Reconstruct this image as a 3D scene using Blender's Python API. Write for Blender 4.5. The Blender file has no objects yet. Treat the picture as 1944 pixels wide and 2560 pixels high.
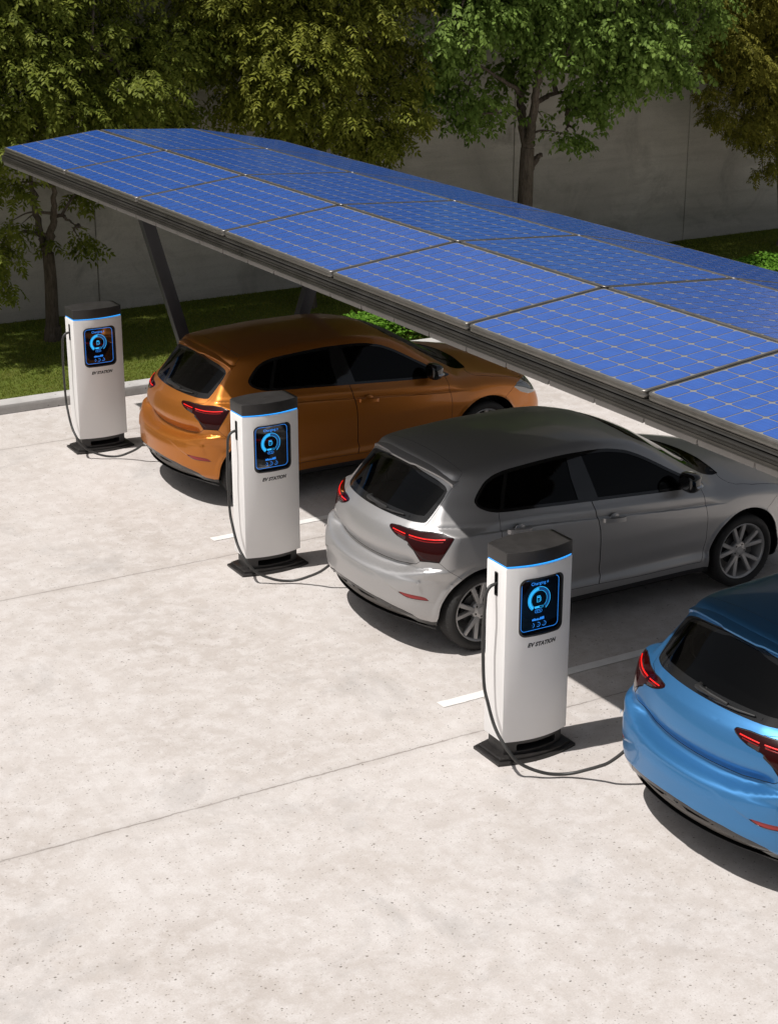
import bpy, bmesh, math, random
import numpy as np
from mathutils import Vector, Matrix, Quaternion

# ------------------------------------------------------------------ camera, light, sky
SC = bpy.context.scene
COL = SC.collection
cam_d = bpy.data.cameras.new('camera')
cam = bpy.data.objects.new('camera', cam_d); COL.objects.link(cam); SC.camera = cam
CP = Vector((-6.1039, -16.4334, 5.5263)); YAW, PIT = 1.0444935, -0.3450267
fwd = Vector((math.cos(YAW)*math.cos(PIT), math.sin(YAW)*math.cos(PIT), math.sin(PIT)))
cam.location = CP; cam.rotation_euler = fwd.to_track_quat('-Z', 'Y').to_euler()
cam_d.sensor_fit = 'VERTICAL'; cam_d.sensor_height = 24; cam_d.lens = 24*4379.98/2560
cam_d.clip_end = 500; cam_d.clip_start = .05
SUN_TRAVEL = Vector((1, -.15, -2.2)).normalized()
EL = math.asin(-SUN_TRAVEL.z)
w = bpy.data.worlds.new('World'); SC.world = w; w.use_nodes = True
nt = w.node_tree; bg = nt.nodes['Background']
sky = nt.nodes.new('ShaderNodeTexSky'); sky.sky_type = 'NISHITA'; sky.sun_disc = False
sky.sun_elevation = EL; sky.sun_rotation = math.atan2(-SUN_TRAVEL.x, -SUN_TRAVEL.y)
sky.dust_density = 3.0; sky.air_density = 1.0; sky.ozone_density = .6
hs = nt.nodes.new('ShaderNodeHueSaturation'); hs.inputs['Saturation'].default_value = .35
nt.links.new(sky.outputs[0], hs.inputs['Color']); nt.links.new(hs.outputs[0], bg.inputs[0])
bg.inputs[1].default_value = .062
sl = bpy.data.lights.new('sun', 'SUN'); sl.energy = 4.1; sl.angle = math.radians(.6); sl.color = (1, .96, .925)
so = bpy.data.objects.new('sun', sl); COL.objects.link(so); so.location = (0, 0, 20)
so.rotation_euler = SUN_TRAVEL.to_track_quat('-Z', 'Y').to_euler()
SC.view_settings.view_transform = 'Standard'; SC.view_settings.look = 'None'
SC.view_settings.exposure = 0.06; SC.view_settings.gamma = 1
SC.cycles.max_bounces = 8; SC.cycles.transparent_max_bounces = 12
random.seed(7); RNG = np.random.default_rng(7)

# ------------------------------------------------------------------ helpers
def tag(o, label=None, cat=None, group=None, kind=None):
    if label: o['label'] = label
    if cat: o['category'] = cat
    if group: o['group'] = group
    if kind: o['kind'] = kind
    return o
def empty(name, loc=(0, 0, 0), parent=None):
    o = bpy.data.objects.new(name, None); COL.objects.link(o); o.location = loc; o.empty_display_size = .2
    if parent: o.parent = parent
    return o
def link(name, me, mats, parent=None, loc=(0, 0, 0)):
    o = bpy.data.objects.new(name, me); COL.objects.link(o); o.location = loc
    for m in (mats if isinstance(mats, (list, tuple)) else [mats]): me.materials.append(m)
    if parent: o.parent = parent
    return o
def mesh_np(name, V, T, smooth=False, N=None, mi=None):
    V = np.asarray(V, np.float32); T = np.asarray(T, np.int32); k = T.shape[1]
    me = bpy.data.meshes.new(name)
    me.vertices.add(len(V)); me.vertices.foreach_set('co', V.ravel())
    me.loops.add(T.size); me.loops.foreach_set('vertex_index', T.ravel())
    me.polygons.add(len(T)); me.polygons.foreach_set('loop_start', np.arange(0, T.size, k, dtype=np.int32))
    if mi is not None: me.polygons.foreach_set('material_index', np.asarray(mi, np.int32))
    me.update(calc_edges=True)
    if smooth: me.polygons.foreach_set('use_smooth', np.ones(len(T), bool))
    if N is not None: me.normals_split_custom_set_from_vertices(np.asarray(N, np.float32))
    return me
class MB:
    """collects shapes into one mesh"""
    def __init__(s): s.v = []; s.f = []; s.m = []
    def add(s, vs, fs, mi=0):
        b = len(s.v); s.v += [tuple(v) for v in vs]; s.f += [tuple(b+i for i in f) for f in fs]; s.m += [mi]*len(fs); return s
    def box(s, x0, x1, y0, y1, z0, z1, mi=0):
        return s.add([(x0,y0,z0),(x1,y0,z0),(x1,y1,z0),(x0,y1,z0),(x0,y0,z1),(x1,y0,z1),(x1,y1,z1),(x0,y1,z1)],
                     [(0,3,2,1),(4,5,6,7),(0,1,5,4),(1,2,6,5),(2,3,7,6),(3,0,4,7)], mi)
    def prism(s, out, z0, z1, mi=0, top=None):
        n = len(out); t = top or out
        return s.add([(x,y,z0) for x,y in out]+[(x,y,z1) for x,y in t],
                     [tuple(range(n))[::-1], tuple(range(n,2*n))]+[(i,(i+1)%n,n+(i+1)%n,n+i) for i in range(n)], mi)
    def sweep(s, prof, pts, closed_prof=True, mi=0):
        """prof lists of 3D rings already placed"""
        n = len(prof[0]); vs = [v for r in prof for v in r]; fs = []
        for i in range(len(prof)-1):
            for j in range(n if closed_prof else n-1):
                fs.append((i*n+j, i*n+(j+1)%n, (i+1)*n+(j+1)%n, (i+1)*n+j))
        if closed_prof: fs += [tuple(range(n))[::-1], tuple((len(prof)-1)*n+j for j in range(n))]
        return s.add(vs, fs, mi)
    def tube(s, path, rad, n=10, mi=0):
        P = [Vector(p) for p in path]; R = rad if isinstance(rad, (list, tuple)) else [rad]*len(P)
        rings = []; u = None
        for i, p in enumerate(P):
            t = (P[min(i+1, len(P)-1)]-P[max(i-1, 0)]).normalized()
            if u is None: u = t.orthogonal().normalized()
            u = (u-t*u.dot(t)).normalized(); b = t.cross(u)
            rings.append([p+(u*math.cos(a)+b*math.sin(a))*R[i] for a in [2*math.pi*k/n for k in range(n)]])
        return s.sweep(rings, None, True, mi)
    def lathe(s, prof, axis='y', n=48, mi=0, c=(0, 0, 0)):
        vs = []; m = len(prof)
        for k in range(n):
            a = 2*math.pi*k/n
            for r, h in prof: vs.append((c[0]+r*math.cos(a), c[1]+h, c[2]+r*math.sin(a)))
        fs = [(k*m+i, k*m+i+1, ((k+1)%n)*m+i+1, ((k+1)%n)*m+i) for k in range(n) for i in range(m-1)]
        return s.add(vs, fs, mi)
    def mesh(s, name, smooth=None):
        me = bpy.data.meshes.new(name); me.from_pydata(s.v, [], s.f); me.polygons.foreach_set('material_index', s.m)
        me.update()
        bm = bmesh.new(); bm.from_mesh(me); bmesh.ops.recalc_face_normals(bm, faces=bm.faces); bm.to_mesh(me); bm.free()
        if smooth is not None:
            me.polygons.foreach_set('use_smooth', np.ones(len(me.polygons), bool)); me.set_sharp_from_angle(angle=math.radians(smooth))
        return me
    def build(s, name, mats, parent=None, smooth=None, loc=(0, 0, 0)): return link(name, s.mesh(name, smooth), mats, parent, loc)
def catmull(P, n=8):
    P = [Vector(p) for p in P]; P = [P[0]*2-P[1]]+P+[P[-1]*2-P[-2]]; out = []
    for i in range(1, len(P)-2):
        for k in range(n):
            t = k/n; a, b, c, d = P[i-1:i+3]
            out.append(.5*((2*b)+(c-a)*t+(2*a-5*b+4*c-d)*t*t+(3*b-a-3*c+d)*t**3))
    return out+[P[-2]]
def lerp_list(R, n):
    return [float(np.interp(i/(n-1)*(len(R)-1), range(len(R)), R)) for i in range(n)]
def bevel_mesh(me, width, seg=2, angle=40):
    bm = bmesh.new(); bm.from_mesh(me)
    es = [e for e in bm.edges if len(e.link_faces) == 2 and e.calc_face_angle(0) > math.radians(angle)]
    bmesh.ops.bevel(bm, geom=es, offset=width, segments=seg, profile=.6, affect='EDGES', clamp_overlap=True)
    bm.to_mesh(me); bm.free(); me.polygons.foreach_set('use_smooth', np.ones(len(me.polygons), bool)); me.set_sharp_from_angle(angle=math.radians(35)); return me
def boolean_diff(me, cutters):
    o = bpy.data.objects.new('tmp', me); COL.objects.link(o); cs = []
    for c in cutters:
        co = bpy.data.objects.new('tmpc', c); COL.objects.link(co); cs.append(co)
        md = o.modifiers.new('b', 'BOOLEAN'); md.object = co; md.operation = 'DIFFERENCE'; md.solver = 'EXACT'
    dg = bpy.context.evaluated_depsgraph_get()
    r = bpy.data.meshes.new_from_object(o.evaluated_get(dg))
    for x in cs+[o]: bpy.data.objects.remove(x)
    return r
def text_mesh(body, size, shear=0, offset=0, space=1):
    cu = bpy.data.curves.new('t', 'FONT'); cu.body = body; cu.size = size; cu.shear = shear; cu.offset = offset
    cu.align_x = 'CENTER'; cu.align_y = 'CENTER'; cu.space_character = space; cu.resolution_u = 3
    o = bpy.data.objects.new('t', cu); COL.objects.link(o); dg = bpy.context.evaluated_depsgraph_get()
    me = bpy.data.meshes.new_from_object(o.evaluated_get(dg)); bpy.data.objects.remove(o)
    v = [tuple(x.co) for x in me.vertices]; f = [tuple(p.vertices) for p in me.polygons]; bpy.data.meshes.remove(me); return v, f

# ------------------------------------------------------------------ materials
def mat(name, col=(.5, .5, .5), rough=.5, metal=0, coat=0, spec=.5, coat_r=.05, emit=None, es=0):
    m = bpy.data.materials.new(name); m.use_nodes = True; b = m.node_tree.nodes['Principled BSDF']
    b.inputs['Base Color'].default_value = (*col, 1); b.inputs['Roughness'].default_value = rough
    b.inputs['Metallic'].default_value = metal; b.inputs['Coat Weight'].default_value = coat
    b.inputs['Coat Roughness'].default_value = coat_r; b.inputs['Specular IOR Level'].default_value = spec
    if emit: b.inputs['Emission Color'].default_value = (*emit, 1); b.inputs['Emission Strength'].default_value = es
    return m
class NT:
    def __init__(s, m): s.t = m.node_tree; s.n = s.t.nodes; s.b = s.n['Principled BSDF']
    def new(s, ty, **kw):
        n = s.n.new('ShaderNode'+ty)
        for k, v in kw.items():
            if hasattr(n, k): setattr(n, k, v)
            else: n.inputs[k].default_value = v
        return n
    def ln(s, a, b): s.t.links.new(a, b); return s
    def pos(s): return s.new('NewGeometry').outputs['Position']
    def noise(s, vec, scale, detail=4, rough=.55, dist=0, mapscale=None):
        if mapscale:
            mp = s.new('Mapping'); mp.inputs['Scale'].default_value = mapscale; s.ln(vec, mp.inputs[0]); vec = mp.outputs[0]
        n = s.new('TexNoise'); n.inputs['Scale'].default_value = scale; n.inputs['Detail'].default_value = detail
        n.inputs['Roughness'].default_value = rough; n.inputs['Distortion'].default_value = dist; s.ln(vec, n.inputs['Vector']); return n.outputs['Fac']
    def ramp(s, fac, stops, interp='LINEAR'):
        r = s.new('ValToRGB'); r.color_ramp.interpolation = interp; e = r.color_ramp.elements
        while len(e) < len(stops): e.new(.5)
        for i, (p, c) in enumerate(stops):
            e[i].position = p; e[i].color = (*(c if isinstance(c, (tuple, list)) else (c, c, c)), 1)
        s.ln(fac, r.inputs[0]); return r.outputs[0]
    def mix(s, fac, a, b, mode='MIX'):
        m = s.new('Mix'); m.data_type = 'RGBA'; m.blend_type = mode
        for sock, v in ((m.inputs[0], fac), (m.inputs[6], a), (m.inputs[7], b)):
            if isinstance(v, (int, float)): sock.default_value = v
            elif isinstance(v, (tuple, list)): sock.default_value = (*v, 1)
            else: s.ln(v, sock)
        return m.outputs[2]
    def math(s, op, a, b=0.0):
        m = s.new('Math'); m.operation = op
        for sock, v in ((m.inputs[0], a), (m.inputs[1], b)):
            if isinstance(v, (int, float)): sock.default_value = v
            else: s.ln(v, sock)
        return m.outputs[0]
    def bump(s, h, strength=.3, dist=.01):
        b = s.new('Bump'); b.inputs['Strength'].default_value = strength; b.inputs['Distance'].default_value = dist
        s.ln(h, b.inputs['Height']); s.ln(b.outputs[0], s.b.inputs['Normal'])
def m_concrete():
    m = mat('concrete_paving', rough=.72, spec=.3); n = NT(m); P = n.pos()
    big = n.noise(P, .45, 5, .6); mid = n.noise(P, 2.2, 6, .65, .4); fine = n.noise(P, 38, 4, .7); strk = n.noise(P, 5, 6, .68, 0, (2.4, .28, 1))
    c = n.ramp(big, [(.30, (.45, .405, .37)), (.50, (.53, .487, .455)), (.70, (.60, .565, .54))])
    m2 = n.noise(P, 6.5, 8, .72, .3); c = n.mix(n.ramp(m2, [(.44, .0), (.60, .55)]), c, (.66, .63, .61)); c = n.mix(n.ramp(mid, [(.42, .0), (.66, .30)]), c, (.67, .64, .62))
    gr = n.noise(P, 95, 5, .75); c = n.mix(n.ramp(gr, [(.36, .30), (.52, 0.)]), c, (.38, .345, .315)); c = n.mix(n.ramp(gr, [(.55, 0.), (.70, .35)]), c, (.74, .72, .70))
    c = n.mix(n.ramp(n.noise(P, 1.7, 7, .68, .5), [(.52, .0), (.72, .36)]), c, (.43, .38, .335))
    c = n.mix(n.ramp(strk, [(.50, 0.), (.76, .30)]), c, (.42, .385, .355))
    c = n.mix(n.ramp(fine, [(.30, .22), (.5, 0.)]), c, (.42, .38, .345))
    # dark stains
    st = n.noise(P, .9, 6, .68, .6); c = n.mix(n.ramp(st, [(.55, 0.), (.66, .35), (.74, .6)]), c, (.33, .31, .295))
    # pits and specks
    for sc, th, sel, k in ((13, .105, .50, .9), (27, .15, .62, .8), (6, .05, .55, .95), (3.1, .028, .6, .9), (46, .2, .66, .6)):
        v = n.new('TexVoronoi'); v.inputs['Scale'].default_value = sc; mp = n.new('Mapping'); mp.inputs['Scale'].default_value = (1, 1.15, 1)
        wob = n.new('TexNoise'); wob.inputs['Scale'].default_value = 60; n.ln(P, wob.inputs['Vector'])
        av = n.mix(.012, P, wob.outputs['Color'], 'ADD'); n.ln(av, mp.inputs[0]); n.ln(mp.outputs[0], v.inputs['Vector'])
        spot = n.math('LESS_THAN', v.outputs['Distance'], th)
        sp = n.new('SeparateColor'); n.ln(v.outputs['Color'], sp.inputs[0])
        on = n.math('GREATER_THAN', sp.outputs[0], sel); on2 = n.math('MULTIPLY', spot, on)
        shade = n.mix(sp.outputs[1], (.13, .115, .10), (.36, .32, .28))
        c = n.mix(n.math('MULTIPLY', on2, k), c, shade)
    # expansion joints every 3.93 m
    sx = n.new('SeparateXYZ'); n.ln(P, sx.inputs[0])
    wb = n.math('MULTIPLY', n.math('SUBTRACT', n.noise(P, 7, 8, .78), .5), .045)
    y = n.math('ADD', n.math('ADD', sx.outputs[1], wb), -.52+39.24)
    fr = n.math('FRACT', n.math('ADD', n.math('DIVIDE', y, 3.924), .5)); d = n.math('MULTIPLY', n.math('ABSOLUTE', n.math('SUBTRACT', fr, .5)), 3.924)
    br = n.ramp(n.noise(P, 5, 4, .7), [(.35, .35), (.6, .95)])
    j = n.math('MULTIPLY', n.math('LESS_THAN', d, .0075), br)
    c = n.mix(j, c, (.17, .155, .14))
    soft = n.ramp(d, [(0.0, .6), (.015, .35), (.09, 0.)]); c = n.mix(n.math('MULTIPLY', soft, br), c, (.38, .34, .31))
    n.ln(c, n.b.inputs['Base Color'])
    n.bump(n.mix(.5, fine, mid), .12, .004); return m
def m_wall():
    m = mat('concrete_wall', rough=.85, spec=.25); n = NT(m); P = n.pos()
    big = n.noise(P, .55, 6, .62, .5); strk = n.noise(P, 3, 6, .65, 0, (.25, 1, 2.4)); fine = n.noise(P, 45, 3, .6, 0, (1, 1, 1.6)); blot = n.noise(P, 1.1, 6, .7, .8)
    c = n.ramp(big, [(.3, (.42, .385, .345)), (.55, (.56, .52, .47)), (.75, (.64, .60, .545))])
    c = n.mix(n.ramp(strk, [(.45, 0.), (.75, .5)]), c, (.33, .30, .265))
    c = n.mix(n.ramp(blot, [(.52, 0.), (.72, .65)]), c, (.25, .225, .20))
    c = n.mix(n.ramp(fine, [(.25, .3), (.5, 0.)]), c, (.22, .20, .18))
    n.ln(c, n.b.inputs['Base Color']); n.bump(n.mix(.5, fine, strk), .35, .01); return m
def m_kerb():
    m = mat('kerb_concrete', rough=.8, spec=.3); n = NT(m); P = n.pos()
    c = n.ramp(n.noise(P, 3, 6, .65), [(.3, (.40, .385, .37)), (.7, (.56, .545, .53))])
    v = n.new('TexVoronoi'); v.inputs['Scale'].default_value = 16; n.ln(P, v.inputs['Vector'])
    sp = n.new('SeparateColor'); n.ln(v.outputs['Color'], sp.inputs[0])
    on = n.math('MULTIPLY', n.math('LESS_THAN', v.outputs['Distance'], .2), n.math('GREATER_THAN', sp.outputs[0], .7))
    c = n.mix(n.math('MULTIPLY', on, .7), c, (.12, .115, .11)); n.ln(c, n.b.inputs['Base Color']); n.bump(n.noise(P, 40, 3), .2, .01); return m
def m_lawn():
    m = mat('lawn_turf', rough=.95, spec=.1); n = NT(m); P = n.pos()
    a = n.noise(P, 1.6, 6, .7, .4); b = n.noise(P, 60, 4, .7, 0, (.5, 1.6, 1)); d = n.noise(P, 7, 5, .7, 0, (.5, 1.5, 1))
    c = n.ramp(b, [(.25, (.055, .075, .012)), (.5, (.13, .175, .03)), (.75, (.22, .25, .055))])
    c = n.mix(n.ramp(a, [(.45, 0.), (.7, .55)]), c, (.12, .10, .035)); c = n.mix(n.ramp(d, [(.5, 0.), (.75, .45)]), c, (.10, .06, .028))
    n.ln(c, n.b.inputs['Base Color']); n.bump(b, .8, .03); return m
def m_leaf(name, c0, c1, c2, trans=.3):
    m = bpy.data.materials.new(name); m.use_nodes = True; n = NT(m); b = n.b
    ni = n.new('NewGeometry'); r = ni.outputs['Random Per Island']
    c = n.ramp(r, [(0., c0), (.55, c1), (1., c2)])
    big = n.noise(n.pos(), 1.3, 3); c = n.mix(n.ramp(big, [(.4, 0.), (.7, .45)]), c, c2)
    n.ln(c, b.inputs['Base Color']); b.inputs['Roughness'].default_value = .6; b.inputs['Specular IOR Level'].default_value = .15
    tr = n.new('BsdfTranslucent'); n.ln(c, tr.inputs[0]); mx = n.new('MixShader'); mx.inputs[0].default_value = trans
    out = n.n['Material Output']; n.ln(b.outputs[0], mx.inputs[1]); n.ln(tr.outputs[0], mx.inputs[2]); n.ln(mx.outputs[0], out.inputs[0]); return m
def m_bark():
    m = mat('bark', rough=.9, spec=.2); n = NT(m); P = n.pos(); a = n.noise(P, 22, 6, .7, .6, (2, 2, .35))
    c = n.ramp(a, [(.3, (.055, .042, .032)), (.6, (.15, .12, .095)), (.8, (.22, .19, .16))]); n.ln(c, n.b.inputs['Base Color']); n.bump(a, .8, .02); return m
def m_paint(name, col, metal=.55, rough=.32):
    m = mat(name, col, rough, metal, coat=.5, coat_r=.04); n = NT(m)
    fl = n.new('TexNoise'); fl.inputs['Scale'].default_value = 900; fl.inputs['Detail'].default_value = 1
    tc = n.new('TexCoord'); n.ln(tc.outputs['Object'], fl.inputs['Vector'])
    c = n.mix(n.ramp(fl.outputs['Fac'], [(.35, 0.), (.7, .25)]), col, tuple(min(1, x*1.5+.02) for x in col))
    bf = n.new('NewGeometry'); c2 = n.mix(bf.outputs['Backfacing'], c, (.01, .01, .01)); n.ln(c2, n.b.inputs['Base Color']); return m
def m_glass(name, tint, ior=1.33):
    m = bpy.data.materials.new(name); m.use_nodes = True; n = NT(m); t = n.new('BsdfTransparent'); t.inputs[0].default_value = (*tint, 1)
    g = n.new('BsdfGlossy'); g.inputs['Roughness'].default_value = .02; fr = n.new('Fresnel'); fr.inputs[0].default_value = ior
    mx = n.new('MixShader'); n.ln(fr.outputs[0], mx.inputs[0]); n.ln(t.outputs[0], mx.inputs[1]); n.ln(g.outputs[0], mx.inputs[2])
    n.ln(mx.outputs[0], n.n['Material Output'].inputs[0]); return m
def m_cells():
    m = mat('photovoltaic_cell', (.045, .10, .40), .25, 0, coat=.35, coat_r=.12); n = NT(m); tc = n.new('TexCoord'); s = n.new('SeparateXYZ')
    n.ln(tc.outputs['Object'], s.inputs[0])
    fr = n.math('FRACT', n.math('MULTIPLY', s.outputs[0], 1/.0295)); ln_ = n.math('LESS_THAN', fr, .11)
    no = n.noise(tc.outputs['Object'], 9, 3); c = n.ramp(no, [(.3, (.028, .098, .385)), (.7, (.034, .115, .435))])
    c = n.mix(n.math('MULTIPLY', ln_, .5), c, (.03, .06, .24)); n.ln(c, n.b.inputs['Base Color']); return m
def m_white():
    m = mat('white_powder_coat', (.86, .845, .83), .38, 0, spec=.4); n = NT(m)
    a = n.noise(n.pos(), 3, 4, .6); c = n.ramp(a, [(.3, (.845, .83, .815)), (.7, (.87, .858, .845))]); n.ln(c, n.b.inputs['Base Color']); return m
def m_dirty(name, col, rough, metal=0, var=.35, coat=0, scale=9):
    m = mat(name, col, rough, metal, coat=coat); n = NT(m); a = n.noise(n.pos(), scale, 5, .65)
    c = n.ramp(a, [(.3, tuple(x*(1-var) for x in col)), (.7, tuple(x*(1+var) for x in col))]); n.ln(c, n.b.inputs['Base Color'])
    r = n.ramp(a, [(.3, max(rough-.07, .02)), (.7, rough+.07)]); n.ln(r, n.b.inputs['Roughness']); return m
M = dict(paving=m_concrete(), wall=m_wall(), kerb=m_kerb(), lawn=m_lawn(), bark=m_bark(), cells=m_cells(), white=m_white(),
    leafA=m_leaf('olive_leaf', (.085, .115, .012), (.165, .20, .028), (.235, .26, .042)),
    leafB=m_leaf('yellow_green_leaf', (.10, .12, .012), (.185, .205, .026), (.265, .27, .04)),
    leafC=m_leaf('fresh_green_leaf', (.085, .14, .02), (.155, .24, .045), (.225, .32, .068)),
    leafD=m_leaf('bronze_green_leaf', (.085, .09, .010), (.165, .165, .022), (.245, .22, .034)),
    hedge=m_leaf('hedge_leaf', (.06, .15, .012), (.13, .29, .026), (.20, .38, .045), .4), grass=m_leaf('grass_blade', (.095, .13, .014), (.19, .25, .032), (.29, .29, .06), .45),
    line=m_dirty('road_paint', (.80, .78, .75), .6, 0, .08), steel=m_dirty('dark_grey_steel', (.055, .055, .06), .5, .3, .12),
    frame=m_dirty('anodised_frame', (.20, .19, .175), .36, .75, .12), beam=m_dirty('weathered_aluminium', (.07, .066, .059), .34, .7, .18, scale=4),
    deck=m_dirty('deck_sheet', (.25, .235, .222), .6, .1, .12, scale=4), added_soffit=m_dirty('added_dark_underside', (.03, .029, .028), .7, 0, .2, scale=4), backing=mat('panel_backing', (.235, .23, .216), .35, .0),
    cap=m_dirty('anthracite_cap', (.035, .033, .032), .42, .1, .15), base=m_dirty('black_base', (.022, .020, .019), .38, .1, .25),
    led=mat('led_strip', (.02, .1, .2), .4, emit=(.03, .36, 1.0), es=1.25), glow=mat('screen_glyph', (.0, .05, .1), .4, emit=(.03, .28, 1.0), es=.95),
    glow2=mat('screen_gauge', (.0, .05, .1), .4, emit=(.03, .46, 1.0), es=1.05), dim=mat('screen_dim', (0, .02, .05), .4, emit=(.01, .07, .25), es=.7),
    screen=mat('screen_glass', (.004, .005, .008), .05, 0, spec=.6), ink=mat('dark_lettering', (.05, .05, .05), .6), rubber=m_dirty('cable_rubber', (.035, .034, .032), .45, 0, .2),
    blackpl=m_dirty('black_plastic', (.018, .018, .018), .45, 0, .2), greypl=m_dirty('grey_plastic', (.085, .077, .07), .6, 0, .15), gloss=mat('gloss_black', (.006, .006, .006), .08, 0, coat=.5),
    pillar=mat('pillar_trim', (.010, .010, .010), .16), tyre=m_dirty('tyre_rubber', (.022, .021, .020), .75, 0, .3), rim=m_dirty('alloy', (.46, .45, .44), .34, .45, .06),
    rimdark=m_dirty('alloy_inner', (.06, .06, .06), .45, .5, .2), glass=m_glass('tinted_glass', (.03, .031, .033)), rglass=m_glass('rear_tinted_glass', (.13, .13, .13)),
    wglass=m_glass('windscreen_glass', (.05, .052, .052), 1.12), lamp=mat('dark_red_lens', (.022, .001, .0012), .08, 0, spec=.22, coat=.08), lampgrey=mat('smoked_lens', (.040, .030, .030), .10, 0, spec=.22, coat=.08), lampred=mat('red_lens', (.20, .005, .006), .15, 0, spec=.3),
    strip=mat('red_light', (.3, .0, .0), .3, emit=(1.0, .012, .008), es=.95), reflector=mat('red_reflector', (.33, .02, .02), .3, 0, coat=.3), head=mat('headlamp_lens', (.30, .30, .30), .08, .6, coat=.8),
    seat=m_dirty('seat_fabric', (.028, .027, .026), .8, 0, .2), chrome=mat('satin_chrome', (.6, .6, .6), .2, 1), orange=m_paint('orange_paint', (.46, .155, .019), .66, .36), silver=m_paint('silver_paint', (.395, .389, .387), .68, .43), blue=m_paint('blue_paint', (.045, .195, .43), .64, .38))
# ------------------------------------------------------------------ the setting
def sheet(name, x0, x1, y0, y1, z, m, nx=1, ny=1, kind='structure', label=None):
    V = [(x0+(x1-x0)*i/nx, y0+(y1-y0)*j/ny, z) for j in range(ny+1) for i in range(nx+1)]
    F = [(j*(nx+1)+i, j*(nx+1)+i+1, (j+1)*(nx+1)+i+1, (j+1)*(nx+1)+i) for j in range(ny) for i in range(nx)]
    me = bpy.data.meshes.new(name); me.from_pydata(V, [], F); o = link(name, me, m); tag(o, kind=kind); return o
sheet('ground', -200, 200, -200, 200, -.06, M['lawn'])
sheet('parking_surface', -60, 80, -70, 1.80, 0, M['paving'])
KZ = .115
mb = MB()                                            # rounded kerb in 2.4 m lengths
x = -20.15
while x < 34:
    prof = [(1.745, -.05), (1.745, KZ-.035), (1.752, KZ-.012), (1.768, KZ-.002), (1.79, KZ+.002), (1.93, KZ+.004), (1.948, KZ-.004), (1.955, KZ-.02), (1.955, -.05)]
    mb.sweep([[(x+.003, y, z) for y, z in prof], [(x+2.397, y, z) for y, z in prof]], None); x += 2.4
tag(mb.build('kerb', M['kerb'], smooth=40), kind='structure')
LZ = .095
sheet('lawn', -30, 40, 1.95, 5.62, LZ, M['lawn'])
# parking bay lines, 95 mm wide, slightly ragged edges
for yc in (-2.977, -6.847):
    vs = []; n = 120
    for i in range(n+1):
        xx = -.114+5.3*i/n
        vs += [(xx, yc-.0475+RNG.normal()*.0012, .004), (xx, yc+.0475+RNG.normal()*.0012, .004)]
    me = bpy.data.meshes.new('parking_line'); me.from_pydata(vs, [], [(2*i, 2*i+2, 2*i+3, 2*i+1) for i in range(n)])
    tag(link('parking_line', me, M['line']), kind='structure')
# garden wall of cast panels with open vertical joints
wr = empty('concrete_wall', (5.5, 5.46, 0)); tag(wr, 'tall stained grey concrete wall behind the lawn and trees', 'wall')
xs = [-30.0]+[2.13-9.97+3.318*i-16.59 for i in range(0)]
joints = sorted([2.135+3.317*i for i in range(-9, 12)])
for a, b in zip(joints[:-1], joints[1:]):
    if b < -14 or a > 34: continue
    g = .0045; pm = MB(); pm.prism([(a+g, 5.472), (a+g+.006, 5.46), (b-g-.006, 5.46), (b-g, 5.472), (b-g, 5.74), (a+g, 5.74)], -.1, 8.4)  # upper part is out of view, raised to shade the grass strip below
    o = pm.build('wall_panel', M['wall'], wr); o.matrix_parent_inverse = wr.matrix_basis.inverted()
o = MB().box(-14.4, 34.8, 5.60, 5.70, -.1, 8.3).build('joint_backing', M['rimdark'], wr); o.matrix_parent_inverse = wr.matrix_basis.inverted()

# ------------------------------------------------------------------ solar carport
cp = empty('solar_carport', (1.5, -.1, 0)); tag(cp, 'long dark steel carport roofed with blue solar panels over the parked cars', 'carport')
CPI = Matrix.Translation((-1.5, .1, 0))
def sq(d): return d if d <= .047 else .047+(d-.047)*.63     # layer depth below the panel top
def cpart(mb, name, m, parent=cp, smooth=None):
    o = mb.build(name, m, parent, smooth); o.matrix_parent_inverse = CPI; return o
CL = [(-.287, 2.914), (.785, 3.034), (1.895, 2.972), (2.975, 2.765)]
Y0, PP, NROW = 1.622, 1.8, 8
Y1 = Y0-PP*NROW
def zline(x): return float(np.interp(x, [c[0] for c in CL], [c[1] for c in CL]))
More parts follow.
